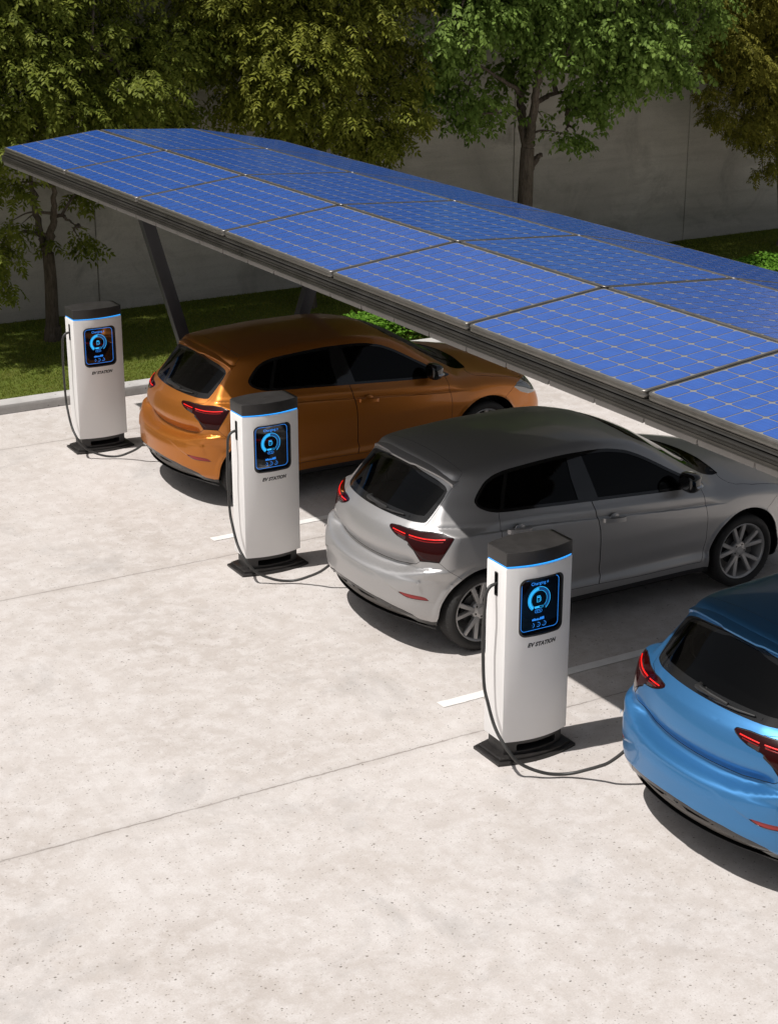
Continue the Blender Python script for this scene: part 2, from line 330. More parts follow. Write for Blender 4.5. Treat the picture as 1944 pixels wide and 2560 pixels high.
# one solar panel (frame) and its cell sheet, in local coords x 0..w, y 0..-h, z up
def dense(P, step=.02):
    out = []
    for (x0, y0), (x1, y1) in zip(P, P[1:]+P[:1]):
        k = max(1, int(math.hypot(x1-x0, y1-y0)/step)); out += [(x0+(x1-x0)*i/k, y0+(y1-y0)*i/k) for i in range(k)]
    return out
def rrect(x0, x1, y0, y1, r, n=5):
    out = []
    for cx, cy, a0 in ((x1-r, y1-r, 0), (x0+r, y1-r, 90), (x0+r, y0+r, 180), (x1-r, y0+r, 270)):
        for i in range(n+1):
            a = math.radians(a0+90*i/n); out.append((cx+r*math.cos(a), cy+r*math.sin(a)))
    return out
def panel_meshes(wd, h):
    a = MB(); d = .009
    o0 = rrect(d, wd-d, -h+d, -d, .034); o1 = rrect(d+.004, wd-d-.004, -h+d+.004, -d-.004, .032); o2 = rrect(d+.014, wd-d-.014, -h+d+.014, -d-.014, .024)
    rings = [[(x, y, z) for x, y in o] for o, z in ((o1, -.046), (o0, -.042), (o0, -.026), (o1, -.020), (o1, -.016), (o0, -.011), (o0, -.004), (o1, .001), (o2, .0015), (o2, -.002))]
    a.sweep(rings, None); fm = a.mesh('frame', 50)
    b = MB(); mg = .030; cw = (wd-2*mg)/6; chh = (h-2*mg)/12; g = .0048; ch = .0175
    for i in range(6):
        for j in range(12):
            x0, x1 = mg+cw*i+g, mg+cw*(i+1)-g; y1, y0 = -mg-chh*j-g, -mg-chh*(j+1)+g
            P = [(x0+ch, y0), (x1-ch, y0), (x1-ch*.35, y0+ch*.35), (x1, y0+ch), (x1, y1-ch), (x1-ch*.35, y1-ch*.35), (x1-ch, y1), (x0+ch, y1), (x0+ch*.35, y1-ch*.35), (x0, y1-ch), (x0, y0+ch), (x0+ch*.35, y0+ch*.35)]
            b.add([(x, y, .0005) for x, y in P], [tuple(range(12))])
    c = MB(); c.add([(x, y, -.0012) for x, y in o2], [tuple(range(len(o2)))])
    return fm, b.mesh('cells'), c.mesh('backing')
for ci in range(3):
    (xa, za), (xb, zb) = CL[ci], CL[ci+1]; wd = math.hypot(xb-xa, zb-za); ang = -math.atan2(zb-za, xb-xa)
    fm, cm, bmn = panel_meshes(wd, PP)
    for r in range(NROW):
        o = bpy.data.objects.new('solar_panel', fm); COL.objects.link(o); o.parent = cp; o.matrix_parent_inverse = CPI
        o.location = (xa, Y0-PP*r, za); o.rotation_euler = (0, ang, 0)
        if r == 0 and ci == 0: fm.materials.append(M['frame'])
        elif r == 0: fm.materials.append(M['frame'])
        for nm, me_, mt in (('cell_grid', cm, M['cells']), ('backing_sheet', bmn, M['backing'])):
            if r == 0: me_.materials.append(mt)
            q = bpy.data.objects.new(nm, me_); COL.objects.link(q); q.parent = o
# rails between panel columns and gutter-like edge beams
def ysweep(mb, prof, y0=Y0-.01, y1=Y1+.01): mb.sweep([[(x, y0, z) for x, z in prof], [(x, y1, z) for x, z in prof]], None)
e = MB(); X0, Z0 = CL[0]
ysweep(e, [(X0+.012, Z0-sq(.046)), (X0+.012, Z0-sq(.060)), (X0+.004, Z0-sq(.064)), (X0-.002, Z0-sq(.074)), (X0+.006, Z0-sq(.082)), (X0+.016, Z0-sq(.085)), (X0+.05, Z0-sq(.085)), (X0+.05, Z0-sq(.046))])
cpart(e, 'panel_rail', M['beam'], smooth=25)
e = MB()
ysweep(e, [(X0-.004, Z0-sq(.090)), (X0-.012, Z0-sq(.094)), (X0-.016, Z0-sq(.106)), (X0-.010, Z0-sq(.112)), (X0-.010, Z0-sq(.120)), (X0-.017, Z0-sq(.124)), (X0-.019, Z0-sq(.135)), (X0-.013, Z0-sq(.140)), (X0-.013, Z0-sq(.146)), (X0-.018, Z0-sq(.149)), (X0-.018, Z0-sq(.172)), (X0-.024, Z0-sq(.176)), (X0-.024, Z0-sq(.182)), (X0-.012, Z0-sq(.186)), (X0+.06, Z0-sq(.186)), (X0+.06, Z0-sq(.090))])
cpart(e, 'edge_beam', M['beam'], smooth=25)
e = MB(); X3, Z3 = CL[3]
ysweep(e, [(X3+.012, Z3-sq(.05)), (X3+.02, Z3-sq(.056)), (X3+.02, Z3-sq(.17)), (X3+.01, Z3-sq(.18)), (X3-.06, Z3-sq(.18)), (X3-.06, Z3-sq(.05))]); cpart(e, 'edge_beam', M['beam'], smooth=25)
for (xx, zz) in CL[1:3]:
    e = MB(); ysweep(e, [(xx-.035, zz-sq(.055)), (xx+.035, zz-sq(.062)), (xx+.035, zz-sq(.18)), (xx-.035, zz-sq(.18))]); cpart(e, 'purlin', M['beam'])
# roof deck: trapezoid trays running across, narrow ribs between them
d = MB(); y = Y0-.02; pt = PP/4
while y-pt > Y1-.01:
    for a_, b_ in zip(CL[:-1], CL[1:]):
        xa, xb = a_[0]-(.006 if a_ is CL[0] else 0), b_[0]; za, zb = a_[1]-sq(.188), b_[1]-sq(.188)
        pr = [(y-.004, -.003), (y-.012, -.036), (y-pt+.010, -.036), (y-pt+.002, -.003)]
        d.sweep([[(xa, yy, za+dz) for yy, dz in pr], [(xb, yy, zb+dz) for yy, dz in pr]], None)
    y -= pt
for a_, b_ in zip(CL[:-1], CL[1:]):
    xa, xb = a_[0]+.01, b_[0]; za, zb = a_[1]-sq(.1885), b_[1]-sq(.1885)
    d.add([(xa, Y0-.02, za), (xb, Y0-.02, zb), (xb, Y1+.02, zb), (xa, Y1+.02, za)], [(0, 1, 2, 3)])
cpart(d, 'roof_deck', M['deck'])
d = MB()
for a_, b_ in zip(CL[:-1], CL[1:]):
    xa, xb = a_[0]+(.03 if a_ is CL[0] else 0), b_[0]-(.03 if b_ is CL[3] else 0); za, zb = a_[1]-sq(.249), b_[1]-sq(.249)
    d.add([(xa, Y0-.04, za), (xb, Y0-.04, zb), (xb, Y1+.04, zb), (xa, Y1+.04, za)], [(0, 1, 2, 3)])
cpart(d, 'added_soffit', M['added_soffit'])  # unseen dark sheet added below the deck to darken the car roofs
def post(x0, x1, ztop, y, nm='support_post'):
    b = MB(); wx, wy = .128, .105; dv = Vector((x1-x0, 0, ztop)).normalized(); hx = wx/2/dv.z
    b.add([(x0-hx, y-wy/2, .012), (x0+hx, y-wy/2, .012), (x0+hx, y+wy/2, .012), (x0-hx, y+wy/2, .012), (x1-hx, y-wy/2, ztop), (x1+hx, y-wy/2, ztop), (x1+hx, y+wy/2, ztop), (x1-hx, y+wy/2, ztop)],
          [(0,3,2,1),(4,5,6,7),(0,1,5,4),(1,2,6,5),(2,3,7,6),(3,0,4,7)])
    me = bevel_mesh(b.mesh(nm), .006, 2); o = link(nm, me, M['steel'], cp); o.matrix_parent_inverse = CPI
    b = MB(); b.box(x0-.14, x0+.14, y-.12, y+.12, 0, .012)
    for sx in (-1, 1):
        for sy in (-1, 1): b.lathe([(0, .012), (.012, .012), (.012, .024), (0, .024)], n=8, c=(0, 0, 0)) if False else b.box(x0+sx*.11-.01, x0+sx*.11+.01, y+sy*.095-.01, y+sy*.095+.01, .012, .026)
    cpart(b, 'base_plate', M['steel'])
for yy in (-.1, -11.6):
    post(1.228, .445, zline(.445)-.172, yy); post(1.90, 2.815, zline(2.815)-.172, yy)
    b = MB(); pts = [(X0+.07, Z0-sq(.20))]+[(c[0], c[1]-sq(.20)) for c in CL[1:3]]+[(X3-.07, Z3-sq(.20))]
    b.sweep([[(x, yy-.04, z), (x, yy+.04, z), (x, yy+.04, z-.045), (x, yy-.04, z-.045)] for x, z in pts], None); cpart(b, 'rafter', M['steel'])

# ------------------------------------------------------------------ charging station
def hexo(ax, ay, bul, n=14):
    """plan outline: flat ends, front and back bulge"""
    fr = [(-ax+2*ax*i/n, -(ay+bul*(1-((-ax+2*ax*i/n)/ax)**2))) for i in range(n+1)]
    return fr+[(-x, -y) for x, y in fr]
AX, AY, BU = .258, .1125, .052
def front(x): return -(AY+BU*(1-(x/AX)**2))
ch = empty('charging_station'); 
body = MB().prism(hexo(AX, AY, BU), .183, 1.424).mesh('body')
bevel_mesh(body, .004, 2, 30)
SX0, SX1, SZ0, SZ1 = -.168, .168, .937, 1.338
def rbox(outline, axis, a, b):
    m_ = MB(); n = len(outline)
    if axis == 'y': vs = [(x, a, z) for x, z in outline]+[(x, b, z) for x, z in outline]
    else: vs = [(a, y, z) for y, z in outline]+[(b, y, z) for y, z in outline]
    m_.add(vs, [tuple(range(n)), tuple(range(n, 2*n))]+[(i, (i+1) % n, n+(i+1) % n, n+i) for i in range(n)]); return m_.mesh('cut')
SO = rrect(SX0, SX1, SZ0, SZ1, .045, 6)
cuts = [rbox(SO, 'y', -.4, -.128), rbox(rrect(-.019, .019, 1.205, 1.368, .008, 3), 'x', -.4, -.215), MB().prism(hexo(AX-.012, AY-.012, BU), 1.416, 1.5).mesh('cut')]
body = boolean_diff(body, cuts)
for m_ in (body,): m_.polygons.foreach_set('use_smooth', np.ones(len(m_.polygons), bool)); m_.set_sharp_from_angle(angle=math.radians(28)); m_.materials.clear()
bo = link('body', body, M['white'], ch)
# bezel that follows the bulge of the front
oo = dense(rrect(SX0-.003, SX1+.003, SZ0-.003, SZ1+.003, .048, 6)); xm_, zm_ = (SX0+SX1)/2, (SZ0+SZ1)/2
b = MB(); oi = [(xm_+(x-xm_)*(1-.010/.171), zm_+(z-zm_)*(1-.010/.2035)) for x, z in oo]
rings = [[(x, front(x)+.012, z) for x, z in oo], [(x, front(x)-.003, z) for x, z in oo], [(x, front(x)-.004, z) for x, z in oi], [(x, -.130, z) for x, z in oi]]
n = len(oo); b.add([v for r in rings for v in r], [(k*n+i, k*n+(i+1) % n, (k+1)*n+(i+1) % n, (k+1)*n+i) for k in range(3) for i in range(n)])
b.build('screen_bezel', M['blackpl'], ch, 35)
si = rrect(SX0+.006, SX1-.006, SZ0+.006, SZ1-.006, .04, 6); YS = -.134
sc = MB().add([(x, YS, z) for x, z in si], [tuple(range(len(si)))]).build('screen', M['screen'], ch)
YG = YS-.0015
def ring2d(out0, out1, y=YG):
    n = len(out0); m_ = MB(); m_.add([(x, y, z) for x, z in out0]+[(x, y, z) for x, z in out1], [(i, (i+1) % n, n+(i+1) % n, n+i) for i in range(n)]); return m_
def arc2d(cx, cz, r0, r1, a0, a1, n=40, y=YG, mb=None):
    mb = mb or MB(); vs = []
    for i in range(n+1):
        a = math.radians(a0+(a1-a0)*i/n); vs += [(cx+r0*math.cos(a), y, cz+r0*math.sin(a)), (cx+r1*math.cos(a), y, cz+r1*math.sin(a))]
    return mb.add(vs, [(2*i, 2*i+1, 2*i+3, 2*i+2) for i in range(n)])
def rect2d(mb, x0, x1, z0, z1, y=YG): return mb.add([(x0, y, z0), (x1, y, z0), (x1, y, z1), (x0, y, z1)], [(0, 1, 2, 3)])
def line2d(mb, pts, wd, y=YG, closed=False):
    P = pts+[pts[0]] if closed else pts
    for (x0, z0), (x1, z1) in zip(P[:-1], P[1:]):
        dx, dz = x1-x0, z1-z0; L = math.hypot(dx, dz) or 1; nx, nz = -dz/L*wd/2, dx/L*wd/2
        mb.add([(x0-nx, y, z0-nz), (x1-nx, y, z1-nz), (x1+nx, y, z1+nz), (x0+nx, y, z0+nz)], [(0, 1, 2, 3)])
    return mb
fr0 = rrect(SX0+.016, SX1-.026, SZ0+.026, SZ1-.016, .034, 6); fr1 = rrect(SX0+.0192, SX1-.0292, SZ0+.0292, SZ1-.0192, .031, 6)
ring2d(fr0, fr1).build('border_light', M['glow'], sc)
GX, GZ = -.012, 1.175
g = arc2d(GX, GZ, .0845, .0885, 232, -52); arc2d(GX, GZ, .0605, .0632, 236, -48, mb=g); arc2d(GX, GZ, .0660, .0820, 233, 92, mb=g)
g.build('charge_gauge', M['glow2'], sc)
arc2d(GX, GZ, .0655, .0825, 90, -50, y=YG+.0004).build('gauge_track', M['dim'], sc)
g = MB(); line2d(g, [(GX-.016, GZ-.018), (GX-.016, GZ+.024), (GX+.008, GZ+.024), (GX+.008, GZ-.018)], .0032, closed=True); rect2d(g, GX-.012, GX+.004, GZ+.010, GZ+.019)
line2d(g, [(GX+.008, GZ+.016), (GX+.016, GZ+.010), (GX+.016, GZ-.012), (GX+.008, GZ-.008)], .0022); rect2d(g, GX-.0065, GX-.0015, GZ-.009, GZ-.003); g.build('pump_icon', M['glow2'], sc)
g = MB(); line2d(g, [(GX-.032, GZ-.060), (GX+.034, GZ-.060), (GX+.034, GZ-.048), (GX-.032, GZ-.048)], .0022, closed=True); rect2d(g, GX-.031, GX+.004, GZ-.059, GZ-.049); g.build('progress_bar', M['glow2'], sc)
pl0 = rrect(GX-.032, GX+.026, GZ-.094, GZ-.070, .0118, 5); pl1 = rrect(GX-.0295, GX+.0235, GZ-.0915, GZ-.0725, .0093, 5); g = ring2d(pl0, pl1)
v, f = text_mesh('81 %', .0165, 0, .0002); g.add([(x+GX-.003, YG, z+GZ-.082) for x, z, _ in v], f); g.build('percent_badge', M['glow'], sc)
g = MB(); v, f = text_mesh('Charging', .030, 0, .0002, 1.06); g.add([(x-.020, YG, z+1.288) for x, z, _ in v], f)
zx, zz = .052, 1.288; g.add([(zx+.003, YG, zz+.013), (zx-.006, YG, zz-.002), (zx, YG, zz-.002), (zx-.004, YG, zz-.014), (zx+.007, YG, zz+.003), (zx+.001, YG, zz+.003)], [(0, 1, 2, 5), (2, 3, 4, 5)]); g.build('status_text', M['glow'], sc)
g = MB(); hts = [.010, .013, .009, .015, .012, .010, .006, .009, .012, .007, .005, .010, .016, .013, .017, .014, .018, .016]
for i, h_ in enumerate(hts): rect2d(g, -.063+i*.0053, -.063+i*.0053+.0042, 1.031, 1.031+h_)
rect2d(g, -.063, .032, 1.0285, 1.0305); g.build('bar_chart', M['glow'], sc)
g = MB()
for i, (cx, a0, a1) in enumerate(((-.060, 75, -75), (-.014, 110, -130), (.032, 100, -150))):
    arc2d(cx, .997, .0135, .0165, a0, a1, 20, mb=g); rect2d(g, cx-.0018, cx+.0018, .9955, .9985)
g.build('dial_icons', M['glow'], sc)
v, f = text_mesh('EV STATION', .0385, .28, .0021, 1.03)
b = MB(); b.add([(x+.002, front(x+.002)-.0012, z+.872) for x, z, _ in v], f); b.build('lettering', M['ink'], ch)
# slot in the left end
rb = rrect(-.018, .018, 1.206, 1.367, .008, 3); b = MB(); n = len(rb)
b.add([(-.2565, y*1.1, (z-1.2865)*1.03+1.2865) for y, z in rb]+[(-.2605, y*1.1, (z-1.2865)*1.03+1.2865) for y, z in rb]+[(-.2605, y*.84, (z-1.2865)*.96+1.2865) for y, z in rb]+[(-.218, y*.84, (z-1.2865)*.96+1.2865) for y, z in rb],
      [(k*n+i, k*n+(i+1) % n, (k+1)*n+(i+1) % n, (k+1)*n+i) for k in range(3) for i in range(n)]+[tuple(3*n+i for i in range(n))]); b.build('cable_socket', M['blackpl'], ch, 35)
# light strip, cap, neck, base
b = MB(); b.prism(hexo(AX-.0045, AY-.0045, BU), 1.4285, 1.4335, 0); b.build('light_strip', M['led'], ch)
b = MB(); b.prism(hexo(AX-.013, AY-.013, BU), 1.4162, 1.4285).prism(hexo(AX-.012, AY-.012, BU), 1.4335, 1.438)
b.build('strip_channel', M['blackpl'], ch)
me = bevel_mesh(MB().prism(hexo(AX, AY, BU), 1.438, 1.532).mesh('cap'), .004, 3, 30); link('cap', me, M['cap'], ch)
nk = MB().prism(hexo(.232, .092, .052), .03, .146).mesh('neck')
nk = boolean_diff(nk, [rbox(rrect(-.15, .165, .062, .112, .012, 3), 'y', -.4, -.02)]); nk.polygons.foreach_set('use_smooth', np.ones(len(nk.polygons), bool)); nk.set_sharp_from_angle(angle=math.radians(28)); nk.materials.clear(); link('neck', nk, M['cap'], ch)
def plate(ax, ay, bu, z0, z1, ins):
    mm = MB(); mm.prism(hexo(ax, ay, bu), z0, z1-ins*.5); mm.prism(hexo(ax-.0005, ay-.0005, bu), z1-ins*.5, z1, 0, hexo(ax-ins, ay-ins, bu)); return mm
b = plate(.312, .154, .055, 0, .022, .008)
for q in (plate(.286, .132, .055, .022, .042, .007),): b.add(q.v, q.f)
b.build('base_plate', M['base'], ch, 28)

for o in list(ch.children):                     # sit the column low on its foot
    if o.name.split('.')[0] not in ('neck', 'base_plate'): o.location.z -= .038
def copy_tree(o, parent=None, swap=None):
    c = o.copy(); COL.objects.link(c); c.parent = parent
    for k in list(o.children): copy_tree(k, c)
    return c
D = 3.8706
CHL = ['white charging station nearest the kerb and lawn, behind the orange hatchback', 'white charging station between the orange and the silver hatchback, middle of the row', 'white charging station in front of the silver hatchback side, closest to viewer']
chs = [ch]+[copy_tree(ch) for _ in range(2)]
for k, o in enumerate(chs):
    o.location = (.0445, .12-3.899*k, 0); tag(o, CHL[k], 'charging station', 'charging stations standing in a row behind the cars')
# charging cables: from socket, down beside the body, sweeping over the ground to the car
cpts = [(-.222, .004, 1.283), (-.262, .004, 1.284), (-.305, .003, 1.273), (-.334, 0, 1.235), (-.342, .0, 1.16), (-.345, .012, .93), (-.342, -.005, .60), (-.345, -.065, .473), (-.343, -.12, .372), (-.338, -.173, .304), (-.326, -.225, .25), (-.306, -.262, .20), (-.262, -.288, .135), (-.194, -.312, .082), (-.125, -.352, .05), (-.061, -.387, .032), (.013, -.422, .026), (.075, -.470, .042), (.127, -.534, .08), (.169, -.596, .12), (.200, -.662, .17), (.258, -.712, .24), (.30, -.74, .30)]
CBL = ['thin black cable sagging from the kerbside charging station to the orange hatchback', 'black cable curving on the ground from middle charging station to silver hatchback', 'black cable looping on the ground from the nearest charging station to blue hatchback']
for k in range(3):
    b = MB(); P3 = []
    for i, (x, y, z) in enumerate(cpts):
        f_ = float(np.clip((i-5)/9, 0, 1)); P3.append((x+.0445*(1-f_), y+(.12-3.899*k)*(1-f_)+(-7.7412+(2-k)*3.905)*f_, z-.038*(1-f_)))
    b.tube(catmull(P3, 6), .0115, 12)
    o = b.build('charging_cable', M['rubber'], None, 60); tag(o, CBL[k], 'cable', 'charging cables running to the cars')
# ------------------------------------------------------------------ hatchback: smooth implicit body, cut along outlines
def spl(pts):
    """monotone cubic interpolation through control points"""
    P=np.array(pts,float);x,y=P[:,0],P[:,1];h=np.diff(x);d=np.diff(y)/h
    m=np.zeros(len(x));m[0],m[-1]=d[0],d[-1]
    for i in range(1,len(x)-1):
        if d[i-1]*d[i]>0:
            w1,w2=2*h[i]+h[i-1],h[i]+2*h[i-1];m[i]=(w1+w2)/(w1/d[i-1]+w2/d[i])
    def f(q):
        q=np.clip(q,x[0],x[-1]);i=np.clip(np.searchsorted(x,q)-1,0,len(h)-1)
        t=(q-x[i])/h[i];t2,t3=t*t,t*t*t
        return y[i]*(2*t3-3*t2+1)+h[i]*m[i]*(t3-2*t2+t)+y[i+1]*(3*t2-2*t3)+h[i]*m[i+1]*(t3-t2)
    return f
def ss(a,b,x):
    t=np.clip((x-a)/(b-a),0,1);return t*t*(3-2*t)
SEC=spl([(.10,.70),(.18,.79),(.22,.838),(.27,.852),(.33,.862),(.40,.850),(.55,.862),(.70,.876),(.86,.868),(.93,.846),(.975,.815),(1.10,.752),(1.2,.70),(1.3,.645),(1.42,.575),(1.6,.45)])
ZL=spl([(-.4,.955),(.5,.922),(1.07,.875),(2.13,.79),(2.5,.775)])
ZU=spl([(-.4,1.03),(.535,.994),(1.05,.946),(2.06,.872),(2.4,.83)])
XR=spl([(.05,-.50),(.20,-.585),(.28,-.625),(.33,-.668),(.42,-.690),(.52,-.690),(.595,-.672),(.615,-.655),(.640,-.612),(.68,-.604),(.78,-.597),(.88,-.575),(.93,-.552),(.97,-.518),(1.0,-.489),(1.2,-.312),(1.40,-.135),(1.6,.05)])
XF=spl([(.05,3.22),(.2,3.33),(.35,3.375),(.5,3.385),(.65,3.36),(.75,3.31),(.82,3.22),(1.0,2.9),(1.2,2.6)])
TOP=spl([(-.9,1.20),(-.35,1.345),(-.2,1.375),(0,1.405),(.3,1.433),(.7,1.452),(1.1,1.452),(1.4,1.432),(1.62,1.392),(1.80,1.325),(2.05,1.19),(2.3,1.05),(2.40,1.0),(2.46,.985),(2.7,.965),(2.95,.92),(3.15,.855),(3.27,.79),(3.36,.70),(3.45,.5)])
ZA=spl([(0,.592),(.30,.585),(.42,.553),(.56,.505),(.64,.475),(.74,.460),(.84,.452)])
def smax(a,b,k):
    h=np.clip(.5+.5*(a-b)/k,0,1);return b*(1-h)+a*h+k*h*(1-h)
def W(x,z):
    zt=z+.05*(np.clip(x,-.3,2.4)-1.2)*ss(.6,.85,z)*(1-ss(1.0,1.22,z))
    w=SEC(zt)
    w=w-(.07+.05*(1-ss(.58,.74,z)))*np.clip((.25-x)/.95,0,2)**2-.11*np.clip((x-2.35)/1.0,0,2)**2
    up=np.clip(z-.95,0,1)
    w=w-up*.10*np.clip((.5-x)/.8,0,2)**2-up*.12*np.clip((x-1.2)/1.0,0,2)**2
    w=w-ss(.950,.995,z)*.15*np.clip((.12-x)/.45,0,1.3)**1.6
    zl=ZL(x);zu=ZU(x);t=(z-zl)/(zu-zl)
    amp=.015*ss(-.32,.1,x)*(1-ss(2.12,2.36,x))
    dz_=z-zl;hh=zu-zl
    w=w-amp*ss(0,.012,dz_)*np.clip((hh-dz_)/np.maximum(hh-.012,.01),0,1)
    # lower door hollow
    w=w-.012*np.exp(-((z-.40)/.07)**2)*ss(.3,.6,x)*(1-ss(2.0,2.3,x))
    # wheel arch flares
    for xc in (0.,2.552):
        r=np.hypot(x-xc,z-.315)
        w=w+.016*(1-ss(.385,.415,r))*(1-ss(.60,.72,z))+.010*np.exp(-((r-.40)/.12)**2)
    return w
def CR(y): return .30*y**2+.18*np.abs(y)**6
def F(x,y,z):
    ay=np.abs(y)
    zs=z-.045*np.clip(ay/.62,0,1.2)**4*np.exp(-((z-.66)/.12)**2)
    a=(ay-W(x,z))
    rec=.062*np.exp(-((zs-.672)/.058)**2)*(1-ss(.50,.68,ay))*ss(.612,.650,zs)+.022*ss(.45,.62,ay)*ss(.90,1.0,z)
    stp=-(.003+.007*ss(.46,.58,ay))*ss(-.012,.012,z-ZA(ay))*(1-ss(.60,.63,z))*(1-ss(.78,.86,ay))
    b=(XR(zs)+CR(y)+.12*(1-ss(.58,.74,z))*ay**6+rec+stp-x)*np.where(z>.95,.80,1.0)
    c=(x-XF(z)-.06+.23*y**2+.25*np.abs(y)**6)
    xe=x+np.where(x>1.0,ss(1.0,2.0,x)*.25*y*y,0)
    d=(z-TOP(xe)+.055*(ay/.6)**2*(1-.3*ss(2.2,2.6,x)))*(1-.2*ss(1.7,1.9,x)*(1-ss(2.3,2.5,x)))
    e=.17+.065*(1-ss(-.52,-.25,x))-z
    g=smax(a,b,.13-.07*ss(.62,.74,z)-.042*ss(.93,1.0,z))
    g=smax(g,c,.12)
    g=smax(g,d,.075-.055*(1-ss(-.2,.3,x)))
    return smax(g,e,.05)
def grad(P,h=1e-3):
    x,y,z=P[:,0],P[:,1],P[:,2]
    G=np.stack([F(x+h,y,z)-F(x-h,y,z),F(x,y+h,z)-F(x,y-h,z),F(x,y,z+h)-F(x,y,z-h)],1)
    return G/np.maximum(np.linalg.norm(G,axis=1,keepdims=True),1e-9)
def cast(O, Dv, tmax=1.6):
    lo = np.zeros(len(O)); hi = np.full(len(O), tmax); t = np.linspace(.02, tmax, 56); done = np.zeros(len(O), bool)
    prev = np.zeros(len(O))
    for tt in t:
        Q = O+Dv*tt; s = F(Q[:, 0], Q[:, 1], Q[:, 2]); hit = (~done) & (s > 0); lo[hit] = prev[hit]; hi[hit] = tt; done |= hit; prev[:] = tt
    for _ in range(24):
        m_ = (lo+hi)/2; Q = O+Dv*m_[:, None]; s = F(Q[:, 0], Q[:, 1], Q[:, 2]); lo = np.where(s < 0, m_, lo); hi = np.where(s < 0, hi, m_)
    return O+Dv*((lo+hi)/2)[:, None]
def half_lattice(h=.017):
    bx = (-.82, 3.52); by = (-.97, 0.); bz = (.08, 1.56)
    nx, ny, nz = int((bx[1]-bx[0])/h), int((by[1]-by[0])/h), int((bz[1]-bz[0])/h)
    X = np.linspace(*bx, nx+1); Y = np.linspace(*by, ny+1); Z = np.linspace(*bz, nz+1)
    ids = {}; P = []; Q = []
    def vid(i, j, k):
        q = (i, j, k)
        if q not in ids: ids[q] = len(P); P.append((X[i], Y[j], Z[k]))
        return ids[q]
    for k in (0, nz):
        for i in range(nx):
            for j in range(ny): Q.append([vid(i, j, k), vid(i+1, j, k), vid(i+1, j+1, k), vid(i, j+1, k)][::(1 if k else -1)])
    for i in (0, nx):
        for j in range(ny):
            for k in range(nz): Q.append([vid(i, j, k), vid(i, j+1, k), vid(i, j+1, k+1), vid(i, j, k+1)][::(1 if i else -1)])
    for i in range(nx):
        for k in range(nz): Q.append([vid(i, 0, k), vid(i+1, 0, k), vid(i+1, 0, k+1), vid(i, 0, k+1)])
    P = np.array(P); Q = np.array(Q)
    O = np.stack([.15+(P[:, 0]-bx[0])/(bx[1]-bx[0])*2.45, .3*P[:, 1], .60+.22*(P[:, 2]-.7)], 1)
    V = cast(O, P-O); V[np.abs(P[:, 1]) < 1e-9, 1] = 0
    T = np.concatenate([Q[:, [0, 1, 2]], Q[:, [0, 2, 3]]]); return V, T
def sdf(px, py, poly):
    A = np.array(poly, float); B = np.roll(A, -1, 0); d2 = np.full(px.shape, 1e9); ins = np.zeros(px.shape, bool)
    for (ax, ay), (bx, by) in zip(A, B):
        ex, ey = bx-ax, by-ay; L = ex*ex+ey*ey+1e-12; t = np.clip(((px-ax)*ex+(py-ay)*ey)/L, 0, 1)
        d2 = np.minimum(d2, (px-ax-t*ex)**2+(py-ay-t*ey)**2)
        c = (ay > py) != (by > py); ins ^= c & (px < (bx-ax)*(py-ay)/(by-ay+1e-15)+ax)
    d = np.sqrt(d2); return np.where(ins, -d, d)
def smooth_poly(P, n=4, it=1):
    P = np.array(P, float)
    for _ in range(it):
        Q = np.roll(P, -1, 0); P = np.stack([.8*P+.2*Q, .2*P+.8*Q], 1).reshape(-1, 2)
    return P
def ur(V): return .9*np.arctan2(-V[:, 1], .4-V[:, 0])
def uf(V): return .9*np.arctan2(-V[:, 1], V[:, 0]-2.3)
